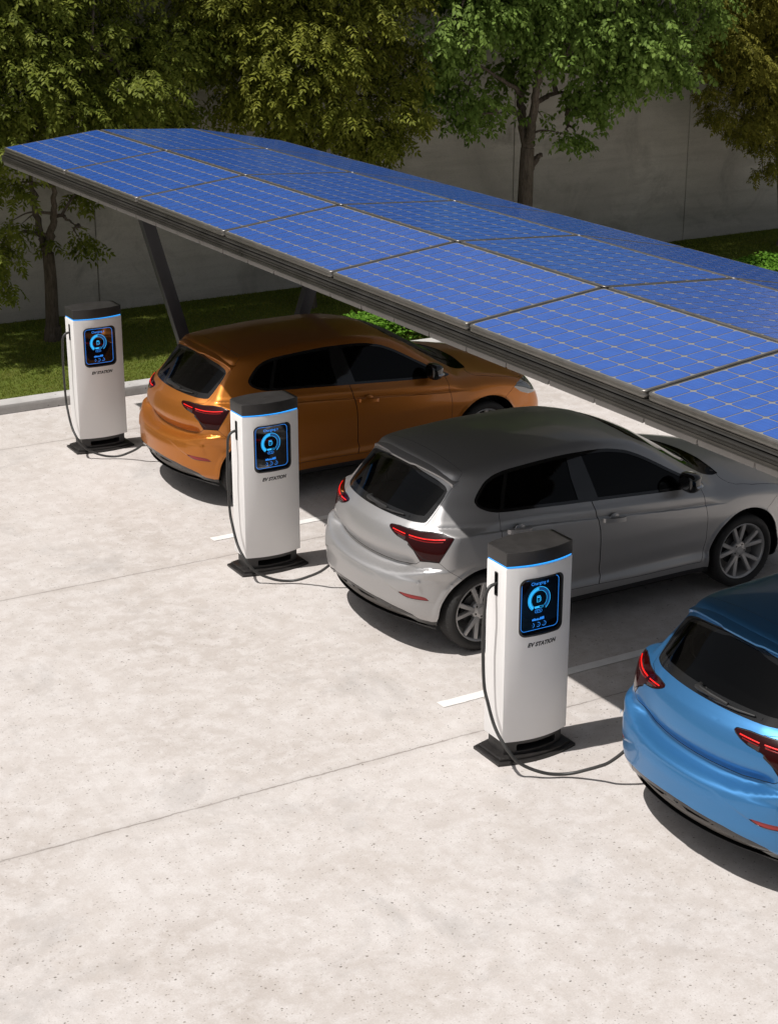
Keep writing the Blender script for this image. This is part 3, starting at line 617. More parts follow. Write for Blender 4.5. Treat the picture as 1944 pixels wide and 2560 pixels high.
PL = dict(
 lamp=[(.303,.946),(.318,.956),(.397,.963),(.478,.961),(.575,.960),(.658,.969),(.735,.969),(.814,.949),(.788,.893),(.726,.765),(.667,.762),(.598,.754),(.553,.816),(.491,.876),(.401,.894),(.354,.912)],
 rglass=[(-.1,1.008),(.3,1.006),(.48,1.005),(.575,1.008),(.600,1.022),(.722,1.222),(.700,1.258),(.603,1.288),(.456,1.303),(.262,1.320),(.190,1.334),(-.1,1.338)],
 gate=[(-.1,.676),(.129,.676),(.38,.680),(.5,.694),(.566,.722),(.598,.752),(.553,.816),(.491,.876),(.481,.93),(.478,.963),(.570,.975),(.606,1.010),(.735,1.225),(.79,1.29),(.83,1.34),(.9,1.6),(-.1,1.6)],
 bump=[(-.1,.674),(.129,.674),(.38,.678),(.5,.692),(.566,.720),(.598,.752),(.667,.762),(.726,.765),(.864,.631),(1.05,.45),(1.05,0),(-.1,0)],
 trim=[(-.1,.425),(.11,.419),(.345,.397),(.499,.362),(.564,.338),(.610,.295),(.678,.279),(.758,.290),(.9,.29),(.9,0),(-.1,0)],
 lip=[(-.1,.386),(.11,.378),(.34,.353),(.505,.306),(.580,.262),(.677,.248),(.758,.258),(.9,.265),(.9,0),(-.1,0)],
 fog=[(.466,.512),(.53,.508),(.617,.500),(.651,.490),(.676,.461),(.623,.467),(.55,.470),(.503,.483)],
 gap1=[(.02,.40),(.2,.385),(.30,.372),(.24,.345),(.10,.345)],
 gap2=[(.40,.345),(.505,.31),(.585,.262),(.50,.268),(.40,.305)],
 dlo=[(-.004,1.158),(.052,1.221),(.120,1.28),(.207,1.314),(.321,1.333),(.575,1.349),(.848,1.360),(1.168,1.356),(1.301,1.344),(1.456,1.312),(1.577,1.261),(1.697,1.197),(1.818,1.127),(1.947,1.058),(2.085,.991),(2.172,.948),(2.12,.942),(2.034,.947),(1.89,.954),(1.612,.969),(1.072,1.006),(.728,1.028),(.549,1.040),(.166,1.063),(.073,1.085),(.012,1.115)],
 bpil=[(.900,1.5),(.884,1.2),(.912,.9),(1.10,.9),(1.086,1.03),(1.030,1.33),(1.02,1.5)],
 cpil=[(.268,1.5),(.31,1.31),(.170,1.06),(.150,.9),(.186,.9),(.206,1.06),(.345,1.32),(.345,1.5)],
 fdoor=[(1.000,1.352),(1.168,1.348),(1.301,1.336),(1.450,1.305),(1.570,1.255),(1.690,1.191),(1.811,1.121),(1.940,1.052),(2.075,.986),(2.10,.93),(2.116,.807),(2.136,.696),(2.143,.508),(2.122,.362),(2.098,.314),(1.481,.312),(1.080,.326),(1.106,.386),(1.086,.452),(1.069,.691),(1.064,.785),(1.037,.913),(1.021,1.010),(1.005,1.2)],
 rdoor=[(.996,1.352),(.85,1.352),(.575,1.341),(.335,1.326),(.295,1.315),(.166,1.062),(.150,1.011),(.144,.906),(.165,.80),(.24,.715),(.325,.61),(.380,.50),(.415,.40),(.43,.336),(.823,.332),(1.076,.326),(1.102,.386),(1.082,.452),(1.065,.691),(1.060,.785),(1.033,.913),(1.017,1.010),(1.001,1.2)],
 head=[(.868,.738),(.817,.773),(.735,.786),(.66,.776),(.5,.75),(.42,.71),(.44,.66),(.6,.63),(.723,.634),(.80,.672)],
 grille=[(-.1,.52),(.42,.50),(.50,.32),(-.1,.29)], grille2=[(-.1,.715),(.37,.71),(.37,.672),(-.1,.672)],
 hood=[(2.43,.63),(2.424,.683),(2.440,.748),(2.485,.787),(2.643,.806),(2.866,.787),(2.975,.765),(3.06,.70),(3.16,.5),(3.21,.2),(3.22,-.1),(2.52,-.1),(2.51,.2),(2.47,.5)],
 wscreen=[(2.465,.585),(2.40,.598),(2.33,.585),(2.1,.555),(1.85,.515),(1.665,.485),(1.615,.42),(1.575,.2),(1.565,-.1),(2.525,-.1),(2.515,.25)],
 fbump=[(2.783,.658),(2.889,.738),(2.93,.76),(3.6,.76),(3.6,0),(2.6,0),(2.6,.4)])
for k_ in ('dlo',): PL[k_] = smooth_poly(PL[k_])
for k_ in ('rglass', 'lamp', 'fog'): PL[k_] = smooth_poly(PL[k_], it=1)
PL['lamp'] = np.array([(.303,.946),(.309,.953),(.318,.957),(.397,.963),(.478,.961),(.575,.960),(.658,.969),(.735,.969),(.814,.949),(.788,.893),(.726,.765),(.667,.762),(.598,.754),(.553,.816),(.491,.876),(.401,.894),(.354,.912),(.315,.933)])
BIG = 9.
def fields(V):
    x, y, z = V.T; u = ur(V); v = uf(V); side = (y < -.42); rear = x < .33; frt = x > 2.5
    def m_(c, d): return np.where(c, d, BIG)
    f = {}
    for k in ('lamp', 'rglass', 'bump', 'trim', 'lip', 'fog', 'gap1', 'gap2'): f[k] = m_(rear, sdf(u, z, PL[k]))
    f['rglass'] = m_(x < .05, f['rglass'])
    f['gate'] = np.maximum(m_(rear, sdf(u, z, PL['gate'])), np.where(z > 1.15, x+.020, -1.))
    for k in ('dlo', 'bpil', 'cpil', 'fdoor', 'rdoor'): f[k] = m_(side, sdf(x, z, PL[k]))
    for k in ('head', 'grille', 'grille2'): f[k] = m_(frt, sdf(v, z, PL[k]))
    f['hood'] = m_((z > .70) & (x > 2.3), sdf(x, -y, PL['hood'])); f['wscreen'] = m_((z > .9) & (x > 1.4), sdf(x, -y, PL['wscreen']))
    f['fbump'] = m_(x > 2.55, sdf(x, z, PL['fbump']))
    f['archr'] = m_(y < -.50, np.hypot(x, z-.315)-.367); f['archf'] = m_(y < -.50, np.hypot(x-2.556, z-.315)-.388)
    f['zl'] = m_(side & (x < 2.5), z-ZL(x)); f['zu'] = m_(side & (x < 2.5), z-ZU(x)); f['za'] = m_(rear & (y > -.86) & (z < .66), z-ZA(-y))
    f['sill'] = m_((x > .2) & (x < 2.4), z-.262); f['under'] = z-.20-.055*(1-ss(-.52,-.25,x))
    return f
def cut(V, T, key, off):
    s = fields(V)[key]-off; s = np.where(np.abs(s) < 4e-4, 4e-4, s)
    st = s[T]; neg = st < 0; cnt = neg.sum(1); mixd = (cnt > 0) & (cnt < 3) & (np.abs(st).max(1) < 1.0)
    if not mixd.any(): return V, T
    K = T[~mixd]; X = T[mixd]; ng = neg[mixd]; one = np.where(cnt[mixd] == 1, 1, 0)
    odd = np.where(one[:, None] == 1, ng, ~ng).argmax(1); r = np.arange(len(X))
    a = X[r, odd]; b = X[r, (odd+1) % 3]; c = X[r, (odd+2) % 3]
    E = np.concatenate([np.stack([a, b], 1), np.stack([a, c], 1)]); E.sort(axis=1)
    U, inv = np.unique(E, axis=0, return_inverse=True); inv = inv.ravel(); t = s[U[:, 0]]/(s[U[:, 0]]-s[U[:, 1]])
    NV = V[U[:, 0]]+(V[U[:, 1]]-V[U[:, 0]])*t[:, None]
    g = F(NV[:, 0], NV[:, 1], NV[:, 2]); yz = np.abs(NV[:, 1]) < 1e-6; N_ = grad(NV); st_ = np.clip(g, -.01, .01)
    NV = NV-N_*st_[:, None]; NV[yz, 1] = 0
    ab = inv[:len(X)]+len(V); ac = inv[len(X):]+len(V)
    return np.concatenate([V, NV]), np.concatenate([K, np.stack([a, ab, ac], 1), np.stack([ab, b, c], 1), np.stack([ab, c, ac], 1)])
CV, CT = half_lattice()
for key, off in [('archr', 0), ('archf', 0), ('dlo', 0), ('dlo', -.016), ('dlo', -.022), ('bpil', 0), ('cpil', 0), ('rglass', 0), ('rglass', -.045), ('lamp', .002), ('lamp', -.003), ('fog', 0), ('trim', 0), ('lip', 0), ('gap1', 0), ('gap2', 0),
                 ('gate', -.0013), ('gate', .0013), ('bump', -.0013), ('bump', .0013), ('fdoor', -.0022), ('fdoor', .0018), ('rdoor', -.0022), ('rdoor', .0018), ('head', 0), ('grille', 0), ('grille2', 0),
                 ('hood', -.002), ('hood', .002), ('wscreen', 0), ('fbump', -.0016), ('fbump', .0016), ('sill', 0), ('under', 0), ('zl', -.003), ('zl', .006), ('zl', .013), ('zu', -.004), ('zu', .003), ('za', -.012), ('za', 0), ('za', .012)]:
    CV, CT = cut(CV, CT, key, off)
CN = grad(CV)
fc = fields(CV[CT].mean(1)); cen = CV[CT].mean(1)
LAB = np.full(len(CT), 'body', dtype='<U12')
def setl(mask, name): LAB[mask & (LAB == 'body')] = name
setl((fc['archr'] < 0) | (fc['archf'] < 0), 'none')
setl(fc['under'] < 0, 'underbody')
setl(fc['sill'] < 0, 'sill')
D_ = fc['dlo']
setl((D_ < 0) & (fc['bpil'] < 0), 'pillar'); setl((D_ < 0) & (fc['cpil'] < 0) & (D_ < -.016), 'cpillar')
setl((D_ < 0) & (D_ > -.022) & (D_ < -.016), 'winring')
front_ = cen[:, 0] > 1.0
setl((D_ < -.02) & front_, 'fwin'); setl((D_ < -.02) & (cen[:, 0] > .24) & ~front_, 'rwin'); setl((D_ < -.02), 'qwin'); setl(D_ < 0, 'wintrim')
# quarter glass ends at the slanted divider
cp_line = cen[:, 0] < np.interp(cen[:, 2], [1.06, 1.32], [.188, .327])
LAB[(LAB == 'rwin') & cp_line] = 'qwin'; LAB[(LAB == 'qwin') & ~cp_line] = 'rwin'
setl((fc['rglass'] < 0) & (fc['rglass'] > -.045), 'rgring'); setl(fc['rglass'] < 0, 'rglass')
setl(fc['lamp'] < -.003, 'lamp'); setl(fc['lamp'] < .002, 'gap')
setl(fc['fog'] < 0, 'fog'); setl((fc['gap1'] < 0) | (fc['gap2'] < 0), 'ventdark'); setl(fc['lip'] < 0, 'valance'); setl(fc['trim'] < 0, 'lip')
for k in ('gate', 'bump'): setl(np.abs(fc[k]) < .0013, 'gap')
setl(np.abs(fc['fbump']) < .0016, 'gap')
for k in ('fdoor', 'rdoor', 'hood'): setl((fc[k] > -.0021) & (fc[k] < .0017), 'gap')
setl(fc['grille'] < 0, 'grille'); setl(fc['grille2'] < 0, 'grille'); setl(fc['head'] < 0, 'head'); setl(fc['wscreen'] < 0, 'wscreen')
setl(fc['gate'] < 0, 'gate'); setl(fc['bump'] < 0, 'bumper'); setl(fc['fdoor'] < 0, 'fdoor'); setl(fc['rdoor'] < 0, 'rdoor'); setl(fc['hood'] < 0, 'hood'); setl(fc['fbump'] < 0, 'fbumper')

def sub(labs, sink=0., extra=None, side='both', Vx=None):
    """extract labelled faces; sink along the normal; mirror to the other side as wanted"""
    k = np.isin(LAB, labs) if extra is None else extra
    t = CT[k]; idx, inv = np.unique(t, return_inverse=True); t = inv.reshape(t.shape)
    V = (Vx if Vx is not None else CV)[idx]-CN[idx]*sink; N = CN[idx].copy()
    if side == 'right': return V, t, N
    V2 = V*[1, -1, 1]; N2 = N*[1, -1, 1]; t2 = t[:, ::-1]
    if side == 'left': return V2, t2, N2
    n = len(V); sel = np.abs(V[:, 1]) < 1e-6; mp = np.where(sel, np.arange(n), 0); keep = ~sel
    new = np.cumsum(keep)-1+n; mp = np.where(sel, np.arange(n), new); N[sel, 1] = 0
    return np.concatenate([V, V2[keep]]), np.concatenate([t, mp[t2]]), np.concatenate([N, N2[keep]])
def flange(V, t, N, depth):
    """turn every open border inwards so that openings show thickness"""
    E = np.concatenate([t[:, [0, 1]], t[:, [1, 2]], t[:, [2, 0]]]); S = np.sort(E, 1)
    U, i, c = np.unique(S, axis=0, return_index=True, return_counts=True); B = E[i[c == 1]]
    B = B[~((np.abs(V[B[:, 0], 1]) < 1e-6) & (np.abs(V[B[:, 1], 1]) < 1e-6))]
    if not len(B): return V, t, N
    ids, inv = np.unique(B, return_inverse=True); inv = inv.reshape(B.shape); n = len(V); m_ = len(ids)
    top = V[ids]; bot = V[ids]-N[ids]*depth
    q = np.stack([inv[:, 1]+n, inv[:, 0]+n, inv[:, 0]+n+m_], 1); q2 = np.stack([inv[:, 1]+n, inv[:, 0]+n+m_, inv[:, 1]+n+m_], 1)
    # flange normals: across the border direction
    e = V[B[:, 1]]-V[B[:, 0]]; fn = np.cross(N[B[:, 0]], e); fn /= np.maximum(np.linalg.norm(fn, axis=1, keepdims=True), 1e-9); acc = np.zeros((m_, 3))
    np.add.at(acc, inv[:, 0], -fn); np.add.at(acc, inv[:, 1], -fn); acc /= np.maximum(np.linalg.norm(acc, axis=1, keepdims=True), 1e-9)
    return np.concatenate([V, top, bot]), np.concatenate([t, q, q2]), np.concatenate([N, acc, acc])
def cpartm(name, labs, m, parent, sink=0., fl=0., side='both', extra=None, Vx=None):
    V, t, N = sub(labs, sink, extra, side, Vx); n0 = len(t)
    if fl: V, t, N = flange(V, t, N, fl)
    mi = np.zeros(len(t), np.int32); mi[n0:] = 1
    return link(name, mesh_np(name, V, t, True, N, mi), [m, M['blackpl']] if fl else m, parent)
car = empty('parked_car', (.669, -1.468, 0))
P_ = M['orange']
cpartm('body', ['body'], P_, car, fl=.022)
cpartm('panel_seams', ['gap'], M['blackpl'], car, sink=.006)
cpartm('underbody', ['underbody'], M['blackpl'], car); 
gate = cpartm('tailgate', ['gate'], P_, car, fl=.02)
# rear window set back under the spoiler lip
rgV = CV.copy(); kk = np.isin(LAB, ['rglass', 'rgring']); ii = np.unique(CT[kk]); dz = np.clip((rgV[ii, 2]-1.05)/.28, 0, 1); rgV[ii, 0] += .052*dz**1.2; rgV[ii] -= CN[ii]*.005
cpartm('rear_window', ['rglass'], M['rglass'], gate, Vx=rgV); cpartm('window_border', ['rgring'], M['pillar'], gate, Vx=rgV)
V, t, N = sub(['rglass', 'rgring']); E_ = flange(V, t, N, .065); n0 = len(t)
fl_me = mesh_np('window_reveal', E_[0], E_[1][n0:], True, E_[2]); link('window_reveal', fl_me, M['blackpl'], gate)
bmp = cpartm('rear_bumper', ['bumper'], P_, car, fl=.015); cpartm('bumper_lip', ['lip'], M['gloss'], bmp, sink=.003, fl=.012)
cpartm('valance', ['valance'], M['greypl'], bmp, sink=.022, fl=.0); cpartm('vent_slot', ['ventdark'], M['gloss'], bmp, sink=.03)
cpartm('front_bumper', ['fbumper'], P_, car, fl=.012); cpartm('grille', ['grille'], M['blackpl'], car, sink=.02)
cpartm('bonnet', ['hood'], P_, car, fl=.015); cpartm('windscreen', ['wscreen'], M['wglass'], car, sink=.004)
for sd in ('right', 'left'):
    sg = -1 if sd == 'right' else 1
    for nm, dl, wl in (('front_door', 'fdoor', ['fwin']), ('rear_door', 'rdoor', ['rwin'])):
        dr = cpartm(nm, [dl], P_, car, fl=.02, side=sd)
        cpartm('door_window', wl+['winring'] if False else wl, M['glass'], dr, sink=.006, side=sd)
        hx = 1.19 if nm == 'front_door' else .30; hz = .853 if nm == 'front_door' else .925
        yb = W(np.array([hx]), np.array([hz-.005]))[0]
        b = MB(); path = [(hx-.108, -(yb+.006), hz+.010), (hx-.09, -(yb+.024), hz+.009), (hx, -(yb+.034), hz), (hx+.09, -(yb+.024), hz-.008), (hx+.108, -(yb+.006), hz-.009)]
        rings = [[Vector((px, py+a, pz+c)) for a, c in ((-.006, -.017), (-.006, .017), (.007, .014), (.007, -.014))] for px, py, pz in catmull(path, 5)]
        b.sweep(rings, None)
        if sd == 'left': b.v = [(x, -y, z) for x, y, z in b.v]
        b.build('door_handle', P_, dr, 40)
        b = MB(); b.lathe([(0, -.0015), (.043, -.002), (.047, .0005), (.047, .004)], n=28, c=(hx+.01, -(yb-.0015), hz+.003))
        if sd == 'left': b.v = [(x, -y, z) for x, y, z in b.v]
        b.build('handle_recess', P_, dr, 60)
    cpartm('pillar_trim', ['wintrim', 'winring', 'pillar', 'cpillar'], M['gloss'], car, sink=.0015, side=sd); cpartm('sill_trim', ['sill'], M['blackpl'], car, sink=.004, side=sd)
    cpartm('quarter_window', ['qwin'], M['glass'], car, sink=.006, side=sd)
    lm = cpartm('tail_lamp', ['lamp'], M['lamp'], car, side=sd, fl=.03)
    # lamp interior look: smoked lower lens and a red light bar that follow the lens surface
    def on_surface(uz, lift):
        uz = np.array(uz); th = uz[:, 0]/.9; O = np.stack([np.full(len(uz), .4), np.zeros(len(uz)), uz[:, 1]], 1); Dd = np.stack([-np.cos(th), -np.sin(th), np.zeros(len(uz))], 1)
        Q = cast(O, Dd, 1.3); return Q+grad(Q)*lift, grad(Q)
    def ribbon(cl, wid, lift, name, m, parent):
        cl = np.array(cl); s = np.linspace(0, 1, 40); c = np.stack([np.interp(s, np.linspace(0, 1, len(cl)), cl[:, i]) for i in (0, 1)], 1)
        wv = np.interp(s, np.linspace(0, 1, len(wid)), wid)
        A, NA = on_surface(c+np.stack([0*s, wv/2], 1), lift); B, NB = on_surface(c-np.stack([0*s, wv/2], 1), lift); A2, _ = on_surface(c+np.stack([0*s, wv/2], 1), -.001); B2, _ = on_surface(c-np.stack([0*s, wv/2], 1), -.001)
        V = np.concatenate([A2, A, B, B2]); 
        if sd == 'left': V = V*[1, -1, 1]
        n = len(s); t = [(k*n+i, k*n+i+1, (k+1)*n+i+1, (k+1)*n+i) for k in range(3) for i in range(n-1)]
        if sd == 'left': t = [q[::-1] for q in t]
        me = mesh_np(name, V, np.array(t), False); link(name, me, m, parent)
    ribbon([(.402,.909),(.470,.893)], [.022, .034], .0012, 'smoked_lens', M['lampgrey'], lm)
    ribbon([(.497,.886),(.56,.868),(.62,.852),(.685,.848),(.712,.850)], [.062, .11, .158, .168, .165], .0012, 'smoked_lens', M['lampgrey'], lm)
    ribbon([(.345,.9345),(.40,.930),(.465,.924)], [.0065]*3, .003, 'light_bar', M['strip'], lm)
    ribbon([(.494,.923),(.55,.920),(.61,.920),(.686,.926),(.758,.937)], [.0065, .0068, .0068, .0068, .006], .003, 'light_bar', M['strip'], lm)
    ribbon([(.365,.920),(.41,.914),(.463,.909)], [.006]*3, .003, 'red_lens', M['lampred'], lm); ribbon([(.500,.908),(.56,.904),(.62,.903),(.69,.909),(.745,.918)], [.008]*5, .003, 'red_lens', M['lampred'], lm)
    ribbon([(.4795,.961),(.4795,.880)], [.004, .004], .002, 'lamp_joint', M['gloss'], lm) if False else None
    cpartm('fog_reflector', ['fog'], M['reflector'], bmp, side=sd, sink=.004, fl=.0)
    for (qx, qy, qz) in ((-.508, -.728, .611), (-.292, -.862, .584)):      # parking sensors
        Q = np.array([[qx, qy, qz]]); n_ = Vector(grad(Q)[0]); t1 = n_.orthogonal().normalized(); t2 = n_.cross(t1); c_ = Vector(Q[0])
        b = MB(); k_ = 20; vs = []
        for rr_, lf in ((.0135, -.001), (.0135, .0012), (.0105, .0016), (.0095, .0002), (.0, .0004)):
            vs += [c_+(t1*math.cos(2*math.pi*i/k_)+t2*math.sin(2*math.pi*i/k_))*rr_+n_*lf for i in range(k_)]
        b.add([(v.x, -sg*v.y, v.z) if sd == 'left' else tuple(v) for v in vs], [(r_*k_+i, r_*k_+(i+1) % k_, (r_+1)*k_+(i+1) % k_, (r_+1)*k_+i) for r_ in range(4) for i in range(k_)])
        b.build('parking_sensor', P_, bmp, 40)
    cpartm('headlight', ['head'], M['head'], car, side=sd, fl=.02)
    # door mirror
    mr = empty('side_mirror', (1.895, sg*.785, .980), car); mr.scale = (1.12, 1.05, 1.15)
    b = MB(); prf = []
    for t_, sx, sz in ((0, .75, .72), (.10, .95, .93), (.30, 1.0, 1.0), (.62, .90, .92), (.85, .60, .66), (1, .22, .26)):
        prf.append([(-.042+.135*t_, sg*(-.0+(.115+.088*sx*c_)), .058+.070*sz*s_) for c_, s_ in [(abs(math.cos(a))**.55*(1 if math.cos(a) > 0 else -1), abs(math.sin(a))**.55*(1 if math.sin(a) > 0 else -1)) for a in [2*math.pi*i/20 for i in range(20)]]])
    b.sweep(prf, None); b.build('mirror_housing', M['gloss'], mr, 60)
    b = MB(); b.add([(-.0435, sg*(.115+.058*math.cos(a)), .058+.044*math.sin(a)) for a in [2*math.pi*i/24 for i in range(24)]], [tuple(range(24))]); b.build('mirror_glass', M['chrome'], mr)
    b = MB(); b.tube([(.03, sg*.0, .0), (.02, sg*.045, .01), (.01, sg*.09, .028)], [.022, .019, .017], 10); b.build('mirror_arm', M['gloss'], mr, 60)
    b = MB(); b.sweep([[(x_, sg*(.115+ry*math.cos(a)), .036+.019*math.sin(a)) for a in [2*math.pi*i/16 for i in range(16)]] for x_, ry in ((.0, .1), (.04, .098), (.075, .072), (.09, .04))], None); b.build('indicator_band', M['chrome'], mr, 60)
# inner wheel housings, wheels
def wheel(xc, sd):
    wh = empty('wheel', (xc, sd*.768, .315), car)
    R, r_ = .315, .240; hw = .098
    b = MB(); prof = [(r_-.004, hw-.028), (r_+.004, hw-.012), (r_+.014, hw-.004), (.272, hw+.004), (.292, hw), (.304, hw-.012), (.3125, hw-.026), (.315, hw-.045)]
    pr = [(a, -c) for a, c in prof]+[(a, c) for a, c in prof[::-1]]
    b.lathe(pr, n=72); 
    for k in range(60):                       # tread grooves on the shoulder
        a = 2*math.pi*k/60; 
        for s_ in (-1, 1):
            c_, n_ = math.cos(a), math.sin(a); q = [(.3142, s_*.086), (.3156, s_*.060), (.3160, s_*.02)]
            for (r0, h0), (r1, h1) in zip(q[:-1], q[1:]):
                dA = .012; b.add([(r0*math.cos(a+s_*.03), h0, r0*math.sin(a+s_*.03)), (r1*math.cos(a), h1, r1*math.sin(a)), (r1*math.cos(a+dA), h1, r1*math.sin(a+dA)), (r0*math.cos(a+dA+s_*.03), h0, r0*math.sin(a+dA+s_*.03))], [(0, 1, 2, 3)], 1)
    b.build('tyre', [M['tyre'], M['blackpl']], wh, 40)
    o_ = sd  # outer side
    b = MB(); b.lathe([(.190, o_*-.06), (.222, o_*-.06), (.225, o_*.06), (.241, o_*.068), (.2425, o_*.079), (.236, o_*.083), (.227, o_*.078), (.221, o_*.066), (.216, o_*.02), (.19, o_*-.06)], n=64)
    def spoke(a0, a1, w0, w1):
        c0 = (.058*math.cos(a0), .058*math.sin(a0)); c1 = (.226*math.cos(a1), .226*math.sin(a1)); dx, dz = c1[0]-c0[0], c1[1]-c0[1]; L = math.hypot(dx, dz); nx, nz = -dz/L, dx/L
        rings = []
        for t_ in (0, .35, .7, 1):
            px, pz = c0[0]+dx*t_, c0[1]+dz*t_; wv = w0+(w1-w0)*t_; yf = o_*(.050+.020*t_**.8); yb_ = o_*(.012+.036*t_)
            rings.append([(px-nx*wv, yb_, pz-nz*wv), (px-nx*wv, yf-o_*.006, pz-nz*wv), (px-nx*(wv-.005), yf, pz-nz*(wv-.005)), (px+nx*(wv-.005), yf, pz+nz*(wv-.005)), (px+nx*wv, yf-o_*.006, pz+nz*wv), (px+nx*wv, yb_, pz+nz*wv)])
        b.sweep(rings, None)
    for k in range(5):
        a = math.radians(90+8+72*k); spoke(a-.05, a-.25, .0165, .0180); spoke(a+.05, a+.25, .0165, .0180)
    b.lathe([(0, o_*.055), (.03, o_*.0555), (.033, o_*.052), (.066, o_*.047), (.074, o_*.038), (.074, o_*.0)], n=40)
    b.build('rim', M['rim'], wh, 35)
    b = MB()
    for k in range(5):
        a = math.radians(90+8+36+72*k); b.lathe([(0, o_*.0515), (.008, o_*.0515), (.0088, o_*.045)], n=10, c=(.050*math.cos(a), 0, .050*math.sin(a)))
    b.build('wheel_bolts', M['blackpl'], wh, 40)
    b = MB(); b.lathe([(.06, o_*.0), (.140, o_*.002), (.140, o_*-.02), (.06, o_*-.02)], n=40); b.add([(.07, o_*.02, .05), (.15, o_*.02, .05), (.15, o_*.02, -.06), (.07, o_*.02, -.06), (.07, o_*-.03, .05), (.15, o_*-.03, .05), (.15, o_*-.03, -.06), (.07, o_*-.03, -.06)], [(0, 1, 2, 3), (4, 7, 6, 5), (0, 4, 5, 1), (1, 5, 6, 2), (2, 6, 7, 3), (3, 7, 4, 0)])
    b.build('brake_disc', M['rimdark'], wh, 40)
for xc in (0, 2.552):
    for sd in (-1, 1): wheel(xc, sd)
for xc, ra in ((0, .372), (2.556, .393)):
    for sd in (-1, 1):
        b = MB(); vs = []; n = 24
        for i in range(n+1):
            a = math.radians((-14 if xc == 0 else -20)+(205 if xc == 0 else 220)*i/n); vs += [(xc+ra*math.cos(a), sd*.875, .315+ra*math.sin(a)), (xc+ra*math.cos(a), sd*.54, .315+ra*math.sin(a)), (xc, sd*.54, .315)]
        b.add(vs, [(3*i, 3*i+1, 3*i+4, 3*i+3) for i in range(n)]+[(3*i+1, 3*i+2, 3*i+5, 3*i+4) for i in range(n)])
        # keep the liner under the skin
        b.v = [(x, (1 if y > 0 else -1)*min(abs(y), float(W(np.array([x]), np.array([max(z, .25)]))[0])-.02-max(0, (-.1-x))*.25-max(0, x-2.7)*.25), z) for x, y, z in b.v]
        b.build('wheel_housing', M['blackpl'], car, 40)
# cabin: seats, headrests, parcel floor
b = MB(); b.box(-.30, 2.1, -.62, .62, .40, .45); b.build('cabin_floor', M['blackpl'], car)
def seat(x0, y0, wd, nm='seat'):
    b = MB(); b.add([(x0-.02, y0-wd, .45), (x0+.48, y0-wd, .48), (x0+.48, y0+wd, .48), (x0-.02, y0+wd, .45), (x0-.02, y0-wd, .62), (x0+.48, y0-wd, .66), (x0+.48, y0+wd, .66), (x0-.02, y0+wd, .62)], [(0,3,2,1),(4,5,6,7),(0,1,5,4),(1,2,6,5),(2,3,7,6),(3,0,4,7)])
    b.add([(x0-.06, y0-wd, .55), (x0+.10, y0-wd, .58), (x0+.10, y0+wd, .58), (x0-.06, y0+wd, .55), (x0-.19, y0-wd*.9, 1.06), (x0-.09, y0-wd*.9, 1.07), (x0-.09, y0+wd*.9, 1.07), (x0-.19, y0+wd*.9, 1.06)], [(0,3,2,1),(4,5,6,7),(0,1,5,4),(1,2,6,5),(2,3,7,6),(3,0,4,7)])
    me = bevel_mesh(b.mesh(nm), .03, 3); return link(nm, me, M['seat'], car)
def headrest(x0, y0, s):
    b = MB(); b.sweep([[(x0+dx-.02*0, y0+.125*w_*math.cos(a), 1.135+.075*w_*math.sin(a)) for a in [2*math.pi*i/20 for i in range(20)]] for dx, w_ in ((-.05, .55), (-.035, .92), (0, 1), (.03, .9), (.04, .5))], None); b.tube([(x0, y0-.04, 1.0), (x0, y0-.04, 1.1)], .007, 6); b.tube([(x0, y0+.04, 1.0), (x0, y0+.04, 1.1)], .007, 6); b.build('headrest', M['seat'], s, 50)
for x0, y0, wd in ((.36, -.30, .29), (.36, .30, .29), (1.25, -.35, .24), (1.25, .35, .24)):
    headrest(x0-.15, y0, seat(x0, y0, wd))
b = MB(); b.box(1.72, 2.30, -.60, .60, .70, .93); dash = link('dashboard', bevel_mesh(b.mesh('dashboard'), .05, 3), M['seat'], car)
b = MB(); b.add([(1.62+.185*.35*math.sin(a)+.016*c_*0, .36+.185*math.cos(a), .90+.175*math.sin(a)) for a in [2*math.pi*i/28 for i in range(28)] for c_ in (0,)]+[(1.62+.155*.35*math.sin(a), .36+.155*math.cos(a), .90+.147*math.sin(a)) for a in [2*math.pi*i/28 for i in range(28)]], [(i, (i+1) % 28, 28+(i+1) % 28, 28+i) for i in range(28)]); b.build('steering_wheel', M['blackpl'], car)
b = MB(); b.box(-.33, .12, -.55, .55, .93, .95); b.build('parcel_shelf', M['seat'], car)
# roof spoiler: thin wing with a stepped trailing edge and turned-down ends
def sp_xr(y): a_ = abs(y); return -.222+.100*(a_/.59)**2.3-.011*(1-float(ss(.14,.19,a_)))
def sp_z(x, y): a_ = abs(y)/.6; return 1.4105+.256*x-.055*a_**2-.050*a_**5
b = MB(); rows = []; ny_ = 48
for i in range(ny_+1):
    y = -.59+1.18*i/ny_; xr = sp_xr(y); e_ = .050*float(ss(.53, .59, abs(y)))
    top_ = [(x_, y, sp_z(x_, y)) for x_ in [-.035+(xr+.006+.035)*k/6 for k in range(7)]]
    zt = sp_z(xr, y); rows.append(top_+[(xr-.001, y, zt-.003), (xr-.001, y, zt-.013), (xr+.004, y, zt-.019-e_), (xr+.05, y, zt-.030-e_), (-.04, y, sp_z(-.04, y)-.055-e_)])
b.sweep(rows, None); b.build('spoiler', P_, gate, 28)
